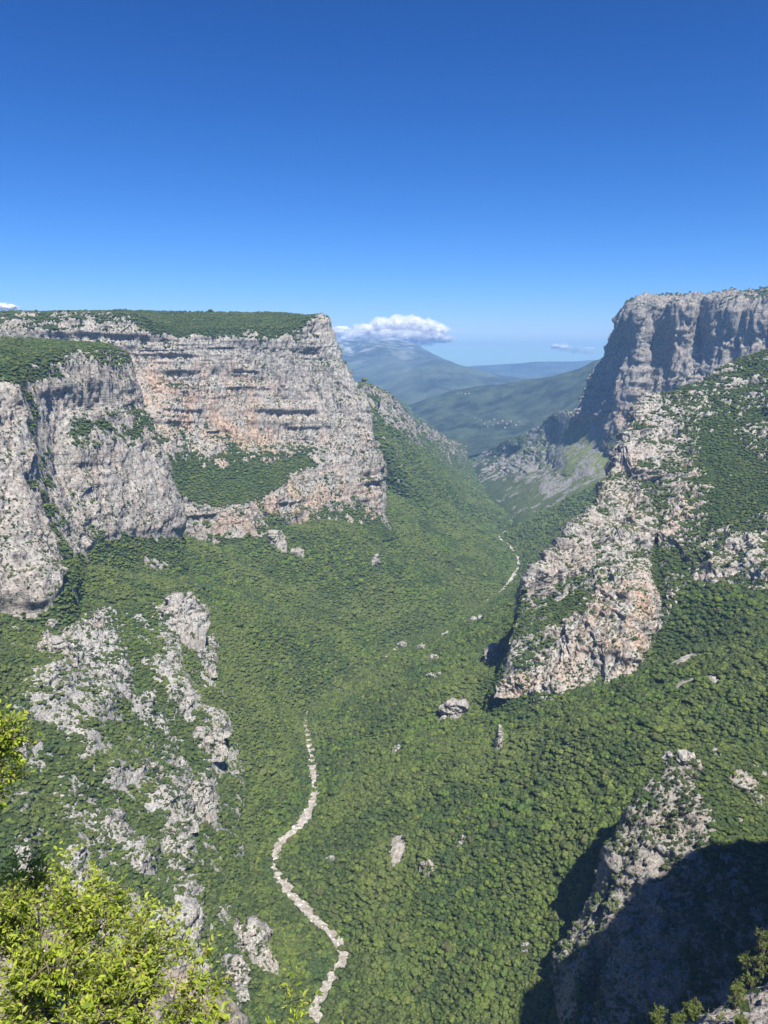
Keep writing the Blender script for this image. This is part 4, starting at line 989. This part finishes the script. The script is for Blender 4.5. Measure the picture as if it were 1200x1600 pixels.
for k in range(5200):
    i = RNG.integers(10, len(RG) - 1); y = RG[i, 1]
    if y > 4200 or 1320 < y < 2280: continue
    if math.sin(i * 0.9) * math.sin(i * 0.23 + 1) < -0.15: continue
    t_ = RNG.uniform(-1, 1); t_ = math.copysign(abs(t_) ** 0.7, t_); w_ = wv[i]
    p = (RG[i, 0] + NR[i, 0] * w_ * t_ + RNG.normal(0, 2), RG[i, 1] + NR[i, 1] * w_ * t_ + RNG.normal(0, 3), RG[i, 2] + 1.0 + t_ * t_)
    s = float(np.exp(RNG.normal(-0.35, .5))) * (1 if y < 1400 else 1.7)
    bp_.append(p); bs_.append((s, s * RNG.uniform(.7, 1.2), s * .75))
bp_, bs_ = np.array(bp_), np.array(bs_)
bx, by, bd = to_px(bp_)
ordr = np.argsort(-(bs_[:, 0] / bd) * ((bx > 5) & (bx < 1195) & (by < 1590)))
big = ordr[:120]
for i in big:
    o = link('boulder', BOULD[i % 5]); o.location = bp_[i]; o.scale = bs_[i]; o.rotation_euler = (0, 0, random.uniform(0, 6.28))
    far_ = bp_[i][1]
    tag(o, 'white limestone boulder in the dry river bed, ' + ('on its bottom bend' if far_ < 800 else 'on its middle bend' if far_ < 1050 else 'on its straight upper reach'), 'boulder',
        'boulders in the river bed, ' + ('bottom bend' if far_ < 800 else 'middle bend' if far_ < 1050 else 'upper reach'))
rest = np.ones(len(bp_), bool); rest[big] = False
tag(scatter('river_stones', bp_[rest], bs_[rest], BOULD, 5), 'loose pale stones strewn along the dry river bed', 'stones')

# ------------------------------------------------------------------ village houses on the flats beyond the gorge
M_WALL = plain_rock('pale_wall', (0.50, 0.48, 0.44)); M_ROOF = plain_rock('roof_tiles', (0.42, 0.22, 0.15)); M_WIN = plain_rock('window_dark', (0.06, 0.06, 0.07))
def box(x0, x1, y0, y1, z0, z1):
    V = [(x, y, z) for z in (z0, z1) for x, y in ((x0, y0), (x1, y0), (x1, y1), (x0, y1))]
    F = [(0, 3, 2, 1), (4, 5, 6, 7), (0, 1, 5, 4), (1, 2, 6, 5), (2, 3, 7, 6), (3, 0, 4, 7)]; return V, F
bvM = bvh_of(MP)
BV['hill'] = bvM
wv_, wf_ = box(-9, 9, -7, 7, -6, 9)
HW = mesh_from('wall', wv_, wf_, M_WALL, smoothf=False)
HR = mesh_from('roof', [(-10, -8, 9.02), (10, -8, 9.02), (10, 8, 9.02), (-10, 8, 9.02), (-10, 0, 14), (10, 0, 14)], [(0, 1, 5, 4), (2, 3, 4, 5), (0, 4, 3, 3), (1, 2, 5, 5), (0, 3, 2, 1)], M_ROOF, smoothf=False) if False else None
bm = bmesh.new()
vs = [bm.verts.new(v) for v in [(-10, -8, 9.02), (10, -8, 9.02), (10, 8, 9.02), (-10, 8, 9.02), (-10, 0, 14), (10, 0, 14)]]
for f in ((0, 1, 5, 4), (2, 3, 4, 5), (0, 4, 3), (1, 2, 5), (0, 3, 2, 1)): bm.faces.new([vs[i] for i in f])
HR = bpy.data.meshes.new('roof'); bm.to_mesh(HR); bm.free(); HR.materials.append(M_ROOF)
wnv, wnf = box(-1, 1, -7.15, -7.0, 2, 5); HWN = mesh_from('window', wnv, wnf, M_WIN, smoothf=False)
HOUSES = [(742,655),(752,658),(757,664),(765,660),(772,657),(778,663),(785,659),(792,664),(798,660),(806,666),(762,668),(789,670),(715,616),(721,615),(727,617),(733,616),(812,661),(770,666)]
for k, (hx, hy) in enumerate(HOUSES):
    hh = pick(hx, hy)
    if hh is None: continue
    l = hh[0]; g = 'hill' if hy < 640 else 'flats'
    t = empty('house', (l.x, l.y, l.z + 5), (0, 0, random.uniform(-.6, .6))); s = random.uniform(.4, .8); t.scale = (s, s, s)
    tag(t, 'tiny pale house of the far village ' + ('high on the wooded hill' if g == 'hill' else 'on the flats beyond the gorge'), 'house', 'far village houses ' + ('high on the wooded hill' if g == 'hill' else 'on the flats beyond the gorge'))
    link('wall', HW, t); link('roof', HR, t)
    for wx in (-4.5, 0.0, 4.5): link('window', HWN, t, (wx, 0, 0))

# ------------------------------------------------------------------ clouds
def cloud_material():
    m, nt, bs = mat_new('cloud_vapour'); bs.inputs['Base Color'].default_value = (0.93, 0.94, 0.96, 1); bs.inputs['Roughness'].default_value = 1
    bs.inputs['Specular IOR Level'].default_value = 0
    tr = nd(nt, 'ShaderNodeBsdfTranslucent'); tr.inputs[0].default_value = (0.9, 0.93, 0.97, 1)
    mx = nd(nt, 'ShaderNodeMixShader'); mx.inputs[0].default_value = 0.35
    nt.links.new(bs.outputs[0], mx.inputs[1]); nt.links.new(tr.outputs[0], mx.inputs[2]); nt.links.new(mx.outputs[0], nt.nodes['Material Output'].inputs[0])
    return m
M_CLOUD = cloud_material()
def vapour(name, dens, nscale):
    m = bpy.data.materials.new(name); m.use_nodes = True; nt = m.node_tree
    nt.nodes.remove(nt.nodes['Principled BSDF'])
    pv = nd(nt, 'ShaderNodeVolumePrincipled'); pv.inputs['Color'].default_value = (0.99, 0.99, 1, 1)
    pos = nd(nt, 'ShaderNodeNewGeometry').outputs['Position']
    nn1 = noise(nt, pos, 1 / nscale, 5, 0.6)
    nt.links.new(mth(nt, 'MULTIPLY', ramp(nt, nn1, [(0.42, 0.0), (0.60, 1.0)]), dens), pv.inputs['Density']); nt.links.new(pv.outputs[0], nt.nodes['Material Output'].inputs['Volume'])
    return m
def blobmesh(name, blobs, grow, vox, amp, nscale, seed, floor_z):
    Vs, Fs, off = [], [], 0; V0, F0 = ico(3)
    for i, (cx, cy, Y, rx, ry, rz) in enumerate(blobs):
        V = V0 * [rx * grow, ry * grow, rz * grow] + np.array(at(cx, cy, Y)); Vs.append(V); Fs.append(F0 + off); off += len(V)
    o = link(name, mesh_from(name, np.concatenate(Vs), np.concatenate(Fs), None))
    rm = o.modifiers.new('remesh', 'REMESH'); rm.mode = 'VOXEL'; rm.voxel_size = vox
    dg = bpy.context.evaluated_depsgraph_get(); dg.update(); m2 = bpy.data.meshes.new_from_object(o.evaluated_get(dg))
    nV = len(m2.vertices); co = np.zeros(nV * 3, dtype=np.float32); m2.vertices.foreach_get('co', co); co = co.reshape(-1, 3)
    no = np.zeros(nV * 3, dtype=np.float32); m2.vertices.foreach_get('normal', no); no = no.reshape(-1, 3)
    b = 0; a_ = 1.0
    for q in range(4): b = b + a_ * (0.5 - np.abs(vn(co / nscale * 2.0 ** q + 5 * q, seed + q)) * 1.6); a_ *= 0.55
    co2 = co + no * (b * amp)[:, None]; co2[:, 2] = np.maximum(co2[:, 2], floor_z + 25 * vn(co / 200, seed + 8))
    m2.vertices.foreach_set('co', co2.ravel()); m2.polygons.foreach_set('use_smooth', np.ones(len(m2.polygons), dtype=bool)); m2.update()
    o.modifiers.clear(); o.data = m2; m2.name = name; m2.materials.clear()
    return o
def cloud(name, blobs, label, seed, dens=0.004, nscale=300.0, core=True):
    root = empty(name, at(*blobs[0][:3])); tag(root, label, 'cloud')
    mi = Matrix.Translation(root.location).inverted()
    if core:
        c = blobmesh('billow', blobs, 0.9, nscale * 0.11, nscale * 0.34, nscale, seed, 380); c.data.materials.append(M_CLOUD); c.parent = root; c.matrix_parent_inverse = mi
    v = blobmesh('vapour', blobs, 1.42, nscale * 0.2, nscale * 0.45, nscale, seed + 50, 60); v.data.materials.append(vapour('thin_vapour', dens, nscale * 0.6)); v.parent = root; v.matrix_parent_inverse = mi
    return root
CY = 30000
cloud('cumulus_cloud', [(572,514,CY,330,500,150),(598,508,CY,330,500,210),(622,506,CY,300,500,230),(648,508,CY,380,500,240),(668,512,CY,330,500,240),(686,517,CY,300,400,200),
       (560,524,CY,420,500,110),(600,522,CY,620,600,130),(645,524,CY,760,600,150),(680,526,CY,420,500,130),(534,514,CY,260,300,50),(650,536,CY,520,400,80),(540,530,CY,420,400,90),(565,537,CY,560,500,70),(530,520,CY,300,400,90),(610,533,CY,700,600,90),(690,530,CY,380,400,80),(600,540,CY,800,600,90),(540,538,CY,500,500,80)],
      'large white cumulus cloud resting on the summit of the far blue mountain', 31, 0.008)
cloud('cumulus_cloud', [(868,541,CY,170,200,90),(880,543,CY,240,200,110),(898,548,CY,300,250,70),(920,551,CY,260,200,50)],
      'small flat white cloud low above the ridge left of the right-hand cliff', 33, 0.004, 150.0)
cloud('cumulus_cloud', [(0,479,CY,300,300,110),(16,480,CY,240,300,90),(-30,478,CY,400,300,150)],
      'small white cloud showing above the left plateau at the picture edge', 35, 0.004, 180.0)
cloud('wispy_cloud', [(712,516,CY,300,150,60),(726,514,CY,180,100,35)], 'thin grey wisp just right of the large cloud', 37, 0.0008, 200.0, False)

# ------------------------------------------------------------------ air
hv, hf = box(-16500, 16500, -600, 24600, -831.5, 470)
me = mesh_from('haze', hv, hf, None, smoothf=False)
m = bpy.data.materials.new('haze'); m.use_nodes = True; nt = m.node_tree; nt.nodes.remove(nt.nodes['Principled BSDF'])
pv = nd(nt, 'ShaderNodeVolumePrincipled'); pv.inputs['Color'].default_value = (0.32, 0.58, 1.0, 1); pv.inputs['Density'].default_value = 5.7e-5; pv.inputs['Anisotropy'].default_value = 0.1
nt.links.new(pv.outputs[0], nt.nodes['Material Output'].inputs['Volume'])
me.materials.append(m); tag(link('haze', me), kind='stuff')

# ------------------------------------------------------------------ leafy plants on the ledge in front of the viewer
def tube(path, radii, seg=5):
    V, F = [], []
    path = [Vector(p) for p in path]
    for i, p in enumerate(path):
        t = (path[min(i + 1, len(path) - 1)] - path[max(i - 1, 0)]).normalized()
        a = t.orthogonal().normalized(); b = t.cross(a)
        for s in range(seg):
            q = 2 * math.pi * s / seg; V.append(p + (a * math.cos(q) + b * math.sin(q)) * radii[i])
    for i in range(len(path) - 1):
        for s in range(seg): F.append((i * seg + s, i * seg + (s + 1) % seg, (i + 1) * seg + (s + 1) % seg, (i + 1) * seg + s))
    return V, F
def bend(a, b, sag, rng, n=6, wob=0.03):
    a, b = Vector(a), Vector(b); out = []
    L = (b - a).length; side = Vector(rng.normal(size=3)) * wob * L
    for k in range(n + 1):
        t = k / n; p = a.lerp(b, t); s = math.sin(math.pi * t)
        out.append(p + side * s + Vector((0, 0, sag * L * s)))
    return out
def leaf_shape(name, mat):
    # a pointed oval blade folded along its midrib and curling at the tip, one unit long
    V = [(0, 0, 0), (.17, .25, .05), (0, .28, -.015), (-.17, .25, .05), (.19, .55, .04), (0, .58, -.04), (-.19, .55, .04), (0, 1.0, -.16), (.11, .82, -.03), (-.11, .82, -.03)]
    F = [(0, 1, 2), (0, 2, 3), (1, 4, 5), (1, 5, 2), (2, 5, 6), (2, 6, 3), (4, 8, 5), (5, 9, 6), (8, 7, 5), (5, 7, 9)]
    return np.array(V), np.array(F)
LV, LF = leaf_shape('leaf', M_LEAF)
def make_plant(name, label, cat, spheres, root, ntw, leaf, rng, stems=8, mat=None, singles=0, up=0.35, lpt=13, twl=(.25, .5), thick=0.018):
    mat = mat or M_LEAF
    rootv = Vector(root); t = empty(name, rootv); tag(t, label, cat)
    w = np.array([s[3] ** 2 for s in spheres]); w = w / w.sum()
    tips = []
    for k in range(ntw):
        s = spheres[rng.choice(len(spheres), p=w)]; d = rng.normal(size=3); d /= np.linalg.norm(d); r_ = s[3] * rng.uniform(0.35, 1.0) ** 0.6
        tips.append(np.array(s[:3]) + d * r_)
    tips = np.array(tips)
    # gather twigs into boughs
    cen = tips[rng.choice(len(tips), stems, replace=False)]
    for _ in range(6):
        lab = np.argmin(((tips[:, None] - cen[None]) ** 2).sum(2), 1)
        for k in range(stems):
            if (lab == k).any(): cen[k] = tips[lab == k].mean(0)
    boughs = []
    for k in range(stems):
        e = Vector(cen[k]); path = bend(rootv, e, 0.10, rng, 8, 0.08); boughs.append(path)
        rad = [thick * (1 - 0.75 * i / 8) for i in range(9)]
        V, F = tube([p - rootv for p in path], rad, 6); link('branch', mesh_from('branch', np.array([v[:] for v in V]), F, M_BARK), t)
    TV, TF, off = [], [], 0; LVs = []; n = 0
    mats = []
    for k in range(ntw):
        tip = Vector(tips[k]); bp = boughs[lab[k]]; st = bp[rng.integers(4, 9)]
        L = rng.uniform(*twl); dirn = (tip - st); 
        if dirn.length < 0.02: continue
        path = bend(st, tip, 0.08, rng, 6, 0.06)
        V, F = tube([p - rootv for p in path], [thick * .22 * (1 - .8 * i / 6) + .0008 for i in range(7)], 4)
        TV += [v[:] for v in V]; TF += [tuple(a + off for a in f) for f in F]; off += len(V)
        # side shoots with two rows of leaves
        for sh_ in range(3):
            if sh_ == 0: p0, p1 = path[3], path[6]
            else:
                p0 = path[rng.integers(3, 6)]; dd = Vector(rng.normal(size=3)); dd.z = abs(dd.z) * .6 + up; p1 = p0 + dd.normalized() * L * rng.uniform(.3, .7)
                V, F = tube([p0 - rootv, p1 - rootv], [thick * .07 + .0008, .0008], 3)
                TV += [v[:] for v in V]; TF += [tuple(a + off for a in f) for f in F]; off += len(V)
            ax = (p1 - p0).normalized(); sd_ = ax.cross(Vector((0, 0, 1)) + Vector(rng.normal(size=3)) * .35).normalized(); nm = sd_.cross(ax).normalized()
            m_ = max(4, lpt // (1 if sh_ == 0 else 2))
            for q in range(m_):
                f = (q + .5) / m_; b0 = p0.lerp(p1, f); sgn = 1 if q % 2 else -1
                yv = (ax * rng.uniform(.5, 1.0) + sd_ * sgn * rng.uniform(.6, 1.1) + Vector(rng.normal(size=3)) * .25).normalized()
                zv = (nm + Vector(rng.normal(size=3)) * .45 + Vector((0, 0, .5))).normalized(); xv = yv.cross(zv).normalized(); zv = xv.cross(yv)
                s = leaf * rng.uniform(.6, 1.25) * (0.75 + .5 * math.sin(math.pi * min(f + .15, 1)))
                M = np.array([[xv[i] * s, yv[i] * s, zv[i] * s] for i in range(3)]); LVs.append((M, np.array((b0)[:]), s))
    tw = link('twigs', mesh_from('twigs', np.array(TV), TF, M_BARK), t); tw['kind'] = 'stuff'
    A = np.array([m for m, _, _ in LVs]); B = np.array([b for _, b, _ in LVs]); SZ = np.array([s for _, _, s in LVs])
    px, py, dep = to_px(B)
    score = np.where((px > 2) & (px < 1198) & (py < 1596), SZ / dep, 0) - 10 * 0
    front = np.argsort(-(score / (1 + 0.0 * dep)))
    single = set(front[:singles].tolist())
    base_leaf = mesh_from('leaf', LV, LF, mat)
    for i in single:
        o = bpy.data.objects.new('leaf', base_leaf); COL.objects.link(o); o.parent = t
        M4 = Matrix.Identity(4)
        for a in range(3):
            for b in range(3): M4[a][b] = A[i][a][b]
            M4[a][3] = B[i][a] - root[a]
        o.matrix_local = M4
    rest = np.array([i for i in range(len(B)) if i not in single])
    if len(rest):
        V = np.einsum('nij,vj->nvi', A[rest], LV) + (B[rest] - np.array(root))[:, None, :]
        F = (LF[None] + (np.arange(len(rest)) * len(LV))[:, None, None]).reshape(-1, 3)
        me = mesh_from('foliage', V.reshape(-1, 3), F, mat)
        rn = np.repeat(np.random.default_rng(5).random(len(rest)), len(LV)); a_ = me.attributes.new('tone', 'FLOAT', 'POINT'); a_.data.foreach_set('value', rn.astype(np.float32))
        fo = link('foliage', me, t); fo['kind'] = 'stuff'
    print(name, 'leaves', len(B))
    return t
def sph(px, py, Y, rpx):
    p = at(px, py, Y); dep = p[1] * CP - p[2] * SP; return (*p, rpx * dep / FPX)
rg = np.random.default_rng(99)
# pale broken rock of the ledge the bush is rooted in
def ledge_rock(px, py, Y, rw, rh, label, seed, mat=None, dark=0):
    c = at(px, py, Y); V, F = ICO4
    Q = V * [rw, rw * .8, rh]
    a = 0.30 * ridged(V * 1.7 + seed, 4, seed) + 0.16 * fbm(V * 5 + seed, 4, seed + 3, .6)
    st_ = vn(np.stack([V[:, 0], V[:, 1], V[:, 2] * 9 + V[:, 0] * 2], 1), seed + 6)
    Q = Q * (1 + a[:, None]) + V * (0.07 * rw * np.sign(st_))[:, None] * [1, 1, 0]
    o = link('ledge_rock', mesh_from('ledge_rock', Q, F, mat or M_ROCK_H, {'rock': np.ones(len(Q)), 'warm': np.full(len(Q), .35), 'grass': np.zeros(len(Q))}, smoothf=False))
    o.location = c; tag(o, label, 'rock')
ledge_rock(60, 1640, 7.0, 1.25, 0.95, 'brownish ledge rock under the bush in the bottom left corner', 700)
ledge_rock(270, 1640, 8.6, 0.80, 0.95, 'pale ledge rock at the right foot of the leafy bush', 704)
ledge_rock(-90, 1540, 7.4, 0.9, 1.0, 'shaded rock behind the bush at the left picture edge', 708)
bush_s = [sph(30,1400,5.0,75), sph(105,1378,5.3,66), sph(170,1420,5.2,62), sph(50,1480,4.7,95), sph(150,1490,4.8,90), sph(235,1470,5.1,62), sph(265,1530,5.0,62),
          sph(170,1570,4.6,85), sph(60,1580,4.5,90), sph(-40,1520,4.7,90), sph(280,1590,4.9,55), sph(-30,1430,5.0,70), sph(215,1405,5.4,32)]
make_plant('leafy_bush', 'large bright yellow-green bush filling the bottom left corner', 'bush', bush_s, at(90, 1760, 4.9), 600, 0.040, rg, 14, singles=290, lpt=13)
edge_s = [sph(12,1135,4.4,34), sph(30,1165,4.4,26), sph(8,1190,4.3,34), sph(-30,1160,4.4,50), sph(40,1205,4.4,14), sph(22,1235,4.4,14), sph(-10,1250,4.4,18)]
make_plant('leafy_branch', 'sunlit leafy branch reaching in over the left picture edge', 'branch', edge_s, at(-160, 1330, 4.8), 120, 0.042, rg, 4, singles=120, lpt=11, thick=.014)
make_plant('sapling_tip', 'thin sapling tip with a few yellow leaves at the bottom, right of the bush', 'sapling',
           [sph(443,1530,5.2,14), sph(458,1580,5.2,26), sph(440,1610,5.2,24), sph(475,1600,5.2,18)], at(462, 1760, 5.4), 12, 0.046, rg, 3, singles=60, lpt=7, thick=.008)
make_plant('sapling_tip', 'lone leaf shoot just cut by the bottom picture edge', 'sapling',
           [sph(535,1608,5.0,12), sph(548,1612,5.0,10)], at(540, 1740, 5.2), 4, 0.04, rg, 2, singles=20, lpt=5, thick=.006)
make_plant('leafy_shoot', 'sparse leafy shoots leaning right out of the leafy bush', 'shoots',
           [sph(315,1480,5.3,24), sph(330,1545,5.2,26), sph(345,1590,5.2,26), sph(300,1440,5.4,18)], at(300, 1760, 5.2), 26, 0.05, rg, 4, singles=80, lpt=7, thick=.008)

# shrubs on the near shoulder in the lower right corner
NS = [(1178,1512,64,30,'tall sunlit shrub at the right edge of the near shoulder'),(1150,1555,62,24,'rounded yellow-green shrub left of the tall one on the near shoulder'),
      (1120,1600,60,26,'low shrub in front of pale rock at the bottom right'),(1085,1578,64,20,'dark shrub on the shaded side of the near shoulder'),
      (1030,1592,63,22,'leftmost low shrub on the near shoulder'),(1195,1470,68,22,'shrub top touching the right picture edge above the near shoulder'),
      (1060,1600,60,16,'small shrub between the leftmost and the dark one'),(1160,1598,57,14,'tiny shrub on the pale rock in the corner')]
for i, (x_, y_, Y_p, r_p, lb) in enumerate(NS):
    s0 = sph(x_, y_, Y_p, r_p * .7)
    sp3 = [sph(x_ + rg.uniform(-.6, .6) * r_p, y_ + rg.uniform(-.7, .5) * r_p, Y_p + rg.uniform(-1, 1), r_p * .42) for _ in range(5)] + [s0]
    make_plant('shrub', lb, 'shrub', sp3, (s0[0], s0[1], s0[2] - s0[3] * 1.9), 60, 0.16, rg, 5, mat=M_LEAF_N, lpt=9, twl=(.5, 1.0), thick=.05)
